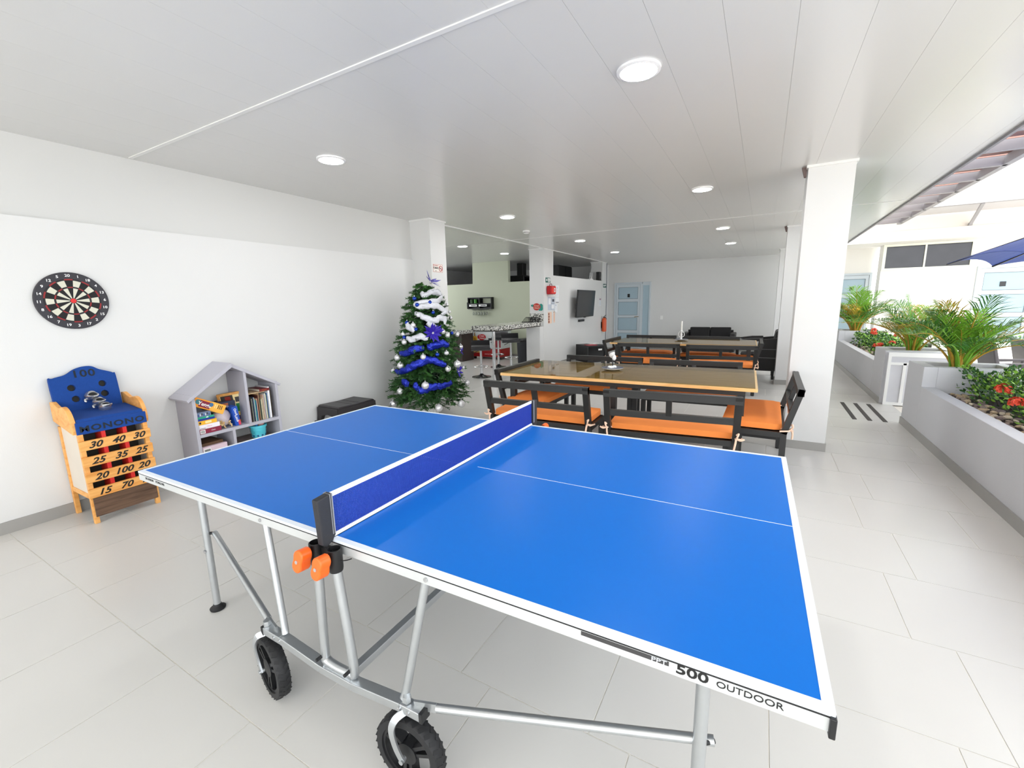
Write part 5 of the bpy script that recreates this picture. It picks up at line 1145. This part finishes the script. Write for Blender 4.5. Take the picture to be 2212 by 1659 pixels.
t, a, b, th = wall_sheet('evacuation_map', 'large grey floor plan sheet on the white partition', 'poster', 7.72, 8.10, 1.36, 1.665, pgrey, x=XC); bars(t, th, [(-0.16, -0.03, -0.02, 0.12), (0.0, 0.16, -0.12, -0.03)], paperw, 'white_block'); bars(t, th, [(0.05, 0.16, 0.04, 0.10), (-0.02, 0.17, 0.0, 0.006), (-0.005, 0.0, -0.14, 0.14)], txtg)
t, a, b, th = wall_sheet('notice', 'small white sheet with marks beside the floor plan', 'notice', 8.12, 8.30, 1.30, 1.50, paperw); bars(t, th, [(-0.06, 0.02, 0.02, 0.025), (-0.04, 0.06, -0.02, -0.015), (-0.03, 0.03, 0.05, 0.09)], pgrey)
skin = M('poster_peach', 'e6c9b4', 0.6, var=0.05); brn = M('poster_brown', '8a4a34', 0.6, var=0.3, vscale=40)
t, a, b, th = wall_sheet('menu_poster', 'left of two narrow peach posters below the floor plan', 'poster', 7.72, 7.93, 1.05, 1.32, skin, x=XC); bars(t, th, [(-0.09, -0.03, 0.06, 0.11), (-0.09, -0.02, 0.0, 0.05), (-0.09, -0.03, -0.06, -0.01), (-0.09, -0.02, -0.12, -0.07)], brn, 'pictures')
t, a, b, th = wall_sheet('menu_poster', 'right of two narrow peach posters below the floor plan', 'poster', 7.97, 8.16, 1.06, 1.325, skin, x=XC if False else XP+0.0); bars(t, th, [(-0.06, 0.02, 0.10, 0.12), (-0.06, -0.01, 0.0, 0.08)], brn, 'pictures'); bars(t, th, [(0.02, 0.08, 0.06-k*0.03, 0.07-k*0.03) for k in range(6)], M('poster_pink', 'd99a86', 0.6))
sb = thing('tv_box', 'small black set-top box on the wall under television', 'set-top box', (XP, 9.89, 1.035)); MB().box(0, 0.045, -0.19, 0.19, -0.03, 0.03).build('case', blackp, sb, bevel=0.004); MB().box(0.045, 0.047, -0.15, 0.15, -0.015, 0.015).build('front', blackg, sb)
t, a, b, th = wall_sheet('exit_sign', 'small green exit sign on the far pillar', 'sign', 11.80, 12.09, 1.965, 2.08, sgreen, x=-3.15); bars(t, th, [(-0.11, -0.02, -0.02, 0.02), (0.01, 0.06, -0.02, 0.035), (0.07, 0.12, 0.0, 0.03)], whitep)
t, a, b, th = wall_sheet('price_list', 'narrow grey notice right of the television', 'notice', 11.45, 11.63, 1.41, 1.64, paperw); bars(t, th, [(-0.08, 0.08, 0.06, 0.11)], M('mauve_print', 'a18a9a', 0.6), 'header'); bars(t, th, [(-0.07, 0.07, 0.03-k*0.025, 0.042-k*0.025) for k in range(6)], pgrey)
fe = thing('fire_extinguisher', 'red fire extinguisher with instruction sheet on far pillar', 'fire extinguisher', (-3.07, 11.72, 0.62))
MB().lathe([(0.06, 0.0), (0.07, 0.01), (0.07, 0.34), (0.05, 0.40), (0.02, 0.42)], 22).build('cylinder', M('extinguisher_orange', 'd8572a', 0.4, var=0.06), fe, smooth=True); MB().box(-0.012, 0.012, -0.06, 0.04, 0.43, 0.455).cyl((0, 0, 0.41), (0, 0, 0.445), 0.016).bar((0, -0.02, 0.46), (0.02, 0.12, 0.51), 0.018, 0.008).build('valve', blackp, fe); MB().tube(smoothline([(0.0, 0.04, 0.44), (0.03, 0.10, 0.40), (0.02, 0.10, 0.20), (0.01, 0.08, 0.12)], 5), 0.009, 6).build('hose', blackp, fe, smooth=True)
MB().box(-0.075, -0.07, -0.08, 0.08, 0.1, 0.3).build('bracket', blackm, fe)
t, a, b, th = wall_sheet('extinguisher_notice', 'tall orange and white instruction sheet on far pillar', 'notice', 11.83, 12.08, 0.58, 1.06, paperw, x=-3.15); bars(t, th, [(-0.12, 0.12, 0.16, 0.24)], M('sheet_orange', 'e8804a', 0.5), 'orange_header'); bars(t, th, [(-0.10+0.07*i, -0.05+0.07*i, 0.02+0.055*j, 0.06+0.055*j) for i in range(3) for j in range(2)], M('sheet_red', 'a8333a', 0.5), 'pictogram'); bars(t, th, [(-0.11, 0.11, -0.10, -0.03), (-0.11, 0.11, -0.23, -0.15)], M('sheet_yellow', 'f2b545', 0.5), 'yellow_band')
# signs on the columns facing the room
ns = thing('no_smoking_sign', 'white and red no smoking sign on the column behind tree', 'sign', (-3.02+0.0, 3.43, 2.045))
ns.location = (-2.97, 3.43, 2.05)
ns.rotation_euler = (0, 0, 0)
NSX = (0.03, 0.25)
MB().box(0.0, 0.004, NSX[0], NSX[1], -0.055, 0.062).build('sign_plate', M('sign_cream', 'ece6df', 0.5), ns)
sr = M('sign_red', 'a8272b', 0.5)
MB().box(0.004, 0.005, NSX[0]+0.008, NSX[1]-0.008, 0.053, 0.057).box(0.004, 0.005, NSX[0]+0.008, NSX[1]-0.008, -0.052, -0.048).box(0.004, 0.005, NSX[0]+0.004, NSX[0]+0.008, -0.052, 0.057).box(0.004, 0.005, NSX[1]-0.008, NSX[1]-0.004, -0.052, 0.057).build('border', sr, ns)
text('PROHIBIDO', 0.021, sr, ns, (0.0046, 0.095, 0.037), '+x', bold=0.01); text('FUMAR', 0.042, blackt, ns, (0.0046, 0.095, 0.004), '+x', bold=0.02, sx=0.85); text('aqui', 0.018, blackt, ns, (0.0046, 0.09, -0.034), '+x')
MB().tube([(0.005, 0.20+0.036*math.cos(2*PI*k/24), 0.0+0.036*math.sin(2*PI*k/24)) for k in range(24)], 0.0045, 6, closed=True).bar((0.005, 0.175, 0.026), (0.005, 0.225, -0.026), 0.006, 0.006).build('ban_ring', sr, ns); MB().box(0.004, 0.0052, 0.18, 0.22, -0.005, 0.004).build('cigarette', blackt, ns)
ps = thing('ice_cream_sign', 'green and red cut-out ice cream sign on white column', 'sign', (-3.30, 7.50, 1.445))
tg = M('sign_teal', '2f8f82', 0.5, var=0.1); MB().prism([(0.06, 0.05), (0.10, 0.07), (0.14, 0.04), (0.145, -0.06), (0.12, -0.09), (0.05, -0.09), (0.03, -0.03)], 'y', -0.008, 0).prism([(-0.16, 0.045), (-0.10, 0.055), (-0.09, 0.0), (-0.15, 0.01)], 'y', -0.008, 0).build('green_shape', tg, ps)
MB().prism([(-0.01+0.09*math.cos(2*PI*i/24)*(1+0.1*math.cos(6*PI*i/24)), 0.0+0.08*math.sin(2*PI*i/24)) for i in range(24)], 'y', -0.014, -0.006).build('red_disc', M('sign_red2', 'c03a34', 0.5), ps)
text('Crem', 0.055, M('sign_cream2', 'f0d9c2', 0.5), ps, (-0.01, -0.0148, 0.022), '-y', shear=0.2); text('Helado', 0.048, M('sign_cream2', 'f0d9c2', 0.5), ps, (0.0, -0.0148, -0.028), '-y', shear=0.2)
# ================================================================== PLANTS
def palm(label, x, y, z, size, n, seed):
    rn = random.Random(seed); t = thing('areca_palm', label, 'palm', (x, y, z))
    g1 = M('palm_green', '6fa32a', 0.5, var=0.35, vscale=6); g2 = M('palm_deep', '3f7a26', 0.5, var=0.35, vscale=6); g3 = M('palm_yellow', 'c7a93a', 0.55, var=0.25, vscale=6)
    st = M('palm_stem', 'b08a2e', 0.55, var=0.35, vscale=20)
    for i in range(n):
        a = 2*PI*i*0.382+rn.uniform(-.3, .3); lean = rn.uniform(0.15, 1.25); L = size*rn.uniform(0.65, 1.05)
        b = Vector((0.07*math.cos(a)*rn.random(), 0.07*math.sin(a)*rn.random(), 0)); o = Vector((math.cos(a), math.sin(a), 0))
        pts = []
        for k in range(11):
            s = k/10; pts.append(b+o*(L*lean*(0.12*s+0.62*s**1.7))+Vector((0, 0, L*(0.92*s-0.40*lean*s**2.3))))
        mb = MB(); mb.tube(pts, [0.012*(1-0.85*k/10)*size/0.8 for k in range(11)], 6)
        mb.build('frond_stem', st if i % 2 else g1, t, smooth=True)
        lf = MB(); nl = 22; side0 = Vector((-o.y, o.x, 0))
        for k in range(nl):
            s = 0.30+0.70*k/(nl-1); f = s*10; j = min(9, int(f)); p = pts[j].lerp(pts[j+1], f-j); d = (pts[j+1]-pts[j]).normalized()
            ll = L*0.42*math.sin(PI*(0.22+0.72*(s-0.30)/0.70))*rn.uniform(0.85, 1.1)
            for sg in (-1, 1):
                dr = (d*rn.uniform(0.6, 1.0)+side0*sg*rn.uniform(0.6, 0.95)+Vector((0, 0, rn.uniform(0.05, 0.4)))).normalized(); sag = Vector((0, 0, -ll*rn.uniform(0.15, 0.4)))
                w_ = d.cross(dr).cross(dr).normalized()*0.0045*size/0.8
                m1 = p+dr*ll*0.5+Vector((0, 0, ll*0.03)); tip = p+dr*ll+sag
                lf.add([p-w_*0.5, p+w_*0.5, m1+w_, m1-w_, tip], [(0, 1, 2, 3), (3, 2, 4)])
        lf.build('frond', [g1, g2, g1, g3, g2][rn.randrange(5)], t)
    return t
palm('nearest areca palm in raised end of near planter', 3.12, 4.92, 0.69, 0.95, 34, 21)
palm('middle areca palm in raised box of far planter', 3.12, 6.70, 0.69, 0.98, 30, 22)
palm('farthest areca palm in the raised end of far planter', 3.12, 11.3, 0.69, 1.30, 26, 23)
def hedge(label, x0, x1, y0, y1, z0, z1, n, seed, flowers, lsize=0.035):
    rn = random.Random(seed); t = thing('ixora_hedge', label, 'hedge', ((x0+x1)/2, (y0+y1)/2, z0)); a, b, h = (x1-x0)/2, (y1-y0)/2, z1-z0
    mb = [MB(), MB()]
    for i in range(n):
        u, v = rn.uniform(-1, 1), rn.uniform(-1, 1); top = h*(0.72+0.28*math.sin(v*b*7+1)*math.cos(u*3))*(1-0.25*abs(u)**3); z = top*(1-rn.random()**2.2*0.9)
        k = 1.0+0.12*math.sin(z*30); c = Vector((u*a*k, v*b, z)); d = Vector((u*0.8+rn.uniform(-.7, .7), rn.uniform(-.8, .8), rn.uniform(0.1, 1.0))).normalized(); L = lsize*rn.uniform(0.8, 1.4)
        w_ = d.orthogonal().normalized(); w_.rotate(Matrix.Rotation(rn.uniform(0, 6.28), 3, d)); w_ *= L*0.30; nn = d.cross(w_).normalized()*L*0.08
        mb[0 if rn.random() < 0.62 else 1].add([c, c+d*L*0.5-w_, c+d*L, c+d*L*0.5+w_, c+d*L*0.45-nn], [(0, 1, 4), (1, 2, 4), (2, 3, 4), (3, 0, 4)])
    mb[0].build('leaves', M('ixora_dark', '2f5a22', 0.45, var=0.4, vscale=9), t)['kind'] = 'stuff'; mb[1].build('leaves', M('ixora_light', '7fae3a', 0.45, var=0.3, vscale=9), t)['kind'] = 'stuff'
    mb2 = MB()
    for i in range(60):
        u, v = rn.uniform(-.8, .8), rn.uniform(-.95, .95); mb2.cyl((u*a*0.5, v*b, -0.02), (u*a, v*b+rn.uniform(-.03, .03), h*0.7), 0.005, 0.003, 5)
    mb2.build('branches', M('ixora_stem', '3b2c20', 0.8), t)
    red = M('ixora_red', 'd9482c', 0.5, var=0.15, vscale=30); pink = M('ixora_pink', 'e0607a', 0.5, var=0.15, vscale=30)
    for (fx, fy, fz, r, pk) in flowers:
        f = MB()
        for i in range(34):
            d = Vector((rn.uniform(-1, 1), rn.uniform(-1, 1), rn.uniform(-0.1, 1))).normalized(); c = d*r*rn.uniform(0.7, 1.0); w_ = d.orthogonal().normalized(); w_.rotate(Matrix.Rotation(rn.uniform(0, 6.28), 3, d)); q = d.cross(w_); s = r*0.30
            f.add([c+w_*s, c+q*s, c-w_*s, c-q*s, c-d*r*0.1], [(0, 1, 4), (1, 2, 4), (2, 3, 4), (3, 0, 4)])
        o = f.build('flower_cluster', pink if pk else red, t); o.location = (fx-(x0+x1)/2, fy-(y0+y1)/2, fz-z0)
    return t
hedge('leafy hedge with red flowers in the near planter', 3.05, 3.50, 1.6, 4.62, 0.49, 0.86, 5200, 31,
      [(3.02, 3.55, 0.72, 0.06, 0), (3.03, 3.32, 0.66, 0.06, 0), (3.12, 3.25, 0.80, 0.05, 0), (3.2, 3.05, 0.84, 0.055, 0), (3.28, 3.35, 0.86, 0.05, 0), (3.02, 3.0, 0.62, 0.04, 0), (3.03, 2.62, 0.60, 0.055, 0), (3.15, 2.75, 0.78, 0.05, 0), (3.42, 3.2, 0.86, 0.05, 1), (3.45, 2.9, 0.86, 0.05, 1), (3.05, 2.85, 0.74, 0.035, 0), (3.3, 2.5, 0.86, 0.05, 0), (3.1, 2.3, 0.75, 0.05, 0)])
hedge('leafy hedge with red flowers in the far planter', 3.02, 3.48, 7.1, 10.8, 0.47, 0.84, 4200, 32,
      [(3.0, 7.9, 0.70, 0.06, 0), (3.0, 8.3, 0.66, 0.06, 0), (3.05, 7.5, 0.78, 0.05, 0), (3.2, 8.0, 0.86, 0.05, 0), (3.3, 7.4, 0.84, 0.05, 1), (3.1, 9.2, 0.82, 0.06, 0), (3.2, 9.8, 0.84, 0.06, 0), (3.25, 7.25, 0.80, 0.04, 0)], 0.04)

# ================================================================== COURTYARD FURNITURE
nav = M('navy_canvas', '3a4f96', 0.75, var=0.06); navt = M('navy_canvas_sunlit', '5d79b0', 0.75, var=0.04)  # paler canvas copy has sun glare put into its colour; not assigned
um = thing('garden_umbrella', 'navy blue garden umbrella open over the courtyard table', 'umbrella', (4.16, 4.19, 0)); R = 1.41; ze, za = 1.83, 2.42
a0 = math.atan2(0.29, -1.37)
for k in range(8):
    a, b = a0+k*PI/4, a0+(k+1)*PI/4; vs_ = []; fs_ = []; N = 8
    for i in range(N+1):
        f = i/N; p_ = Vector((R*math.cos(a), R*math.sin(a), 0)).lerp(Vector((R*math.cos(b), R*math.sin(b), 0)), f); sc_ = 0.055*4*f*(1-f)
        vs_ += [(0.03*math.cos(a+(b-a)*f), 0.03*math.sin(a+(b-a)*f), za), (p_.x*0.5, p_.y*0.5, (ze+za)/2-0.02), (p_.x*(1-0.03*4*f*(1-f)), p_.y*(1-0.03*4*f*(1-f)), ze+sc_)]
    for i in range(N):
        fs_ += [(3*i, 3*i+1, 3*i+4, 3*i+3), (3*i+1, 3*i+2, 3*i+5, 3*i+4)]
    o = MB().add(vs_, fs_).build('canopy_panel', nav, um); so_ = o.modifiers.new('thick', 'SOLIDIFY'); so_.thickness = 0.003
    MB().bar((0, 0, za-0.02), (R*math.cos(a), R*math.sin(a), ze-0.008), 0.016, 0.014).build('rib', blackm, um)
    MB().bar((0, 0, 1.85), (R*0.5*math.cos(a), R*0.5*math.sin(a), (ze+za)/2-0.03), 0.012, 0.012).build('strut', blackm, um)
MB().cyl((0, 0, 0.0), (0, 0, za+0.06), 0.022).build('pole', blackm, um, smooth=True); MB().lathe([(0.25, -0.012), (0.25, 0.05), (0.05, 0.08), (0.04, 0.2)], 24).build('base', blackm, um)
def patio_chair(label, x, y, rz):
    t = thing('patio_chair', label, 'chair', (x, y, -0.012), rz, 'grey plastic patio chairs'); pm = M('dark_resin', '4a4648', 0.55, var=0.06)
    MB().prism([(-0.20, 0.42), (0.24, 0.44), (0.24, 0.47), (-0.20, 0.455)], 'y', -0.23, 0.23).build('seat', pm, t, bevel=0.01)
    MB().prism([(-0.22, 0.40), (-0.17, 0.40), (-0.30, 0.92), (-0.34, 0.92)], 'y', -0.22, 0.22).build('backrest', pm, t, bevel=0.012)
    for s in (-1, 1):
        MB().prism([(-0.24, 0.62), (0.20, 0.64), (0.22, 0.67), (-0.26, 0.66)], 'y', s*0.25-0.025, s*0.25+0.025).build('armrest', pm, t, bevel=0.006)
        MB().prism([(0.16, 0.0), (0.20, 0.0), (0.24, 0.65), (0.19, 0.65)], 'y', s*0.25-0.02, s*0.25+0.02).build('leg', pm, t); MB().prism([(-0.30, 0.0), (-0.26, 0.0), (-0.18, 0.64), (-0.24, 0.64)], 'y', s*0.25-0.02, s*0.25+0.02).build('leg', pm, t)
patio_chair('dark resin patio chair nearest the palm in the courtyard', 4.12, 6.55, 0.1); patio_chair('dark resin patio chair farther right at courtyard table', 4.62, 7.05, 0.0); patio_chair('dark resin patio chair under the umbrella by near hedge', 4.25, 5.55, 0.2)
pt = thing('patio_table', 'dark resin patio table with chairs in the courtyard', 'table', (4.95, 6.35, -0.012))
MB().box(-0.45, 0.6, -0.7, 0.7, 0.69, 0.73).build('top', MATS['dark_resin'], pt, bevel=0.01)
for sx in (-0.38, 0.52):
    for sy in (-0.6, 0.6): MB().box(sx-0.03, sx+0.03, sy-0.03, sy+0.03, 0, 0.69).build('leg', MATS['dark_resin'], pt)
lw = thing('garden_wall', 'low white planter wall across the courtyard behind patio chairs', 'planter', (0, 9.2, 0)); MB().box(4.0, 13.0, 0, 0.15, -0.012, 0.68).build('wall', facade, lw); MB().box(4.0, 13.0, 0.15, 0.6, -0.012, 0.6).build('soil', soil, lw)
mb = MB(); rn = random.Random(8)
for i in range(900):
    c = Vector((rn.uniform(4.1, 9), rn.uniform(0.1, 0.5), rn.uniform(0.6, 0.78))); d = Vector((rn.uniform(-1, 1), rn.uniform(-1, 1), rn.uniform(0, 1))).normalized(); w_ = d.orthogonal().normalized()*0.015
    mb.add([c, c+d*0.03-w_, c+d*0.06, c+d*0.03+w_], [(0, 1, 2, 3)])
mb.build('low_plants', M('bed_plants', '5a7a3a', 0.6, var=0.5, vscale=5), lw)['kind'] = 'stuff'
gn = thing('garden_gnome', 'small white figurine in the near planter hedge', 'figurine', (3.46, 3.55, 0.80)); MB().lathe([(0.02, 0), (0.028, 0.04), (0.02, 0.07), (0.026, 0.09), (0.018, 0.115), (0.004, 0.125)], 14).build('body', whitep, gn, smooth=True)

# ================================================================== CEILING LIGHTS
lampm = M('lamp_glow', 'ffffff', 0.5, emit=60.0); ringm = M('lamp_ring', 'f2f2f2', 0.3)
LP = [(0.541, 0.973, 'largest round ceiling light nearest the camera'), (-2.009, 1.048, 'round ceiling light above the bookcase side near left wall'), (0.525, 3.90, 'round ceiling light over the near dining table'), (-2.024, 3.995, 'round ceiling light in front of the left near column'), (0.506, 6.976, 'round ceiling light over the far dining table'), (-2.049, 6.911, 'round ceiling light near the bar counter column'), (0.487, 9.335, 'round ceiling light at right before the back wall'), (-2.074, 9.351, 'round ceiling light in front of the television'), (-4.36, 6.15, 'round ceiling light over the bar stools'), (-4.34, 7.85, 'round ceiling light over the freezer side of bar')]
for x, y, lab in LP:
    t = thing('ceiling_light', lab, 'ceiling light', (x, y, H), 0, 'round recessed ceiling lights')
    MB().lathe([(0.115, 0.0), (0.114, -0.010), (0.096, -0.014), (0.096, -0.004)], 40).build('ring', ringm, t, smooth=True)
    MB().lathe([(0.096, -0.006), (0.096, -0.011), (0.001, -0.0112)], 40).build('diffuser', lampm, t)
sd = thing('smoke_detector', 'small white smoke detector on the ceiling near the bar', 'smoke detector', (-2.378, 5.245, H)); MB().lathe([(0.06, 0), (0.06, -0.02), (0.05, -0.022), (0.05, -0.035), (0.035, -0.045), (0.001, -0.046)], 28).build('body', whitep, sd, smooth=True); MB().lathe([(0.0505, -0.024), (0.0505, -0.030)], 28).build('vent', blackp, sd)
bpy.context.view_layer.update()
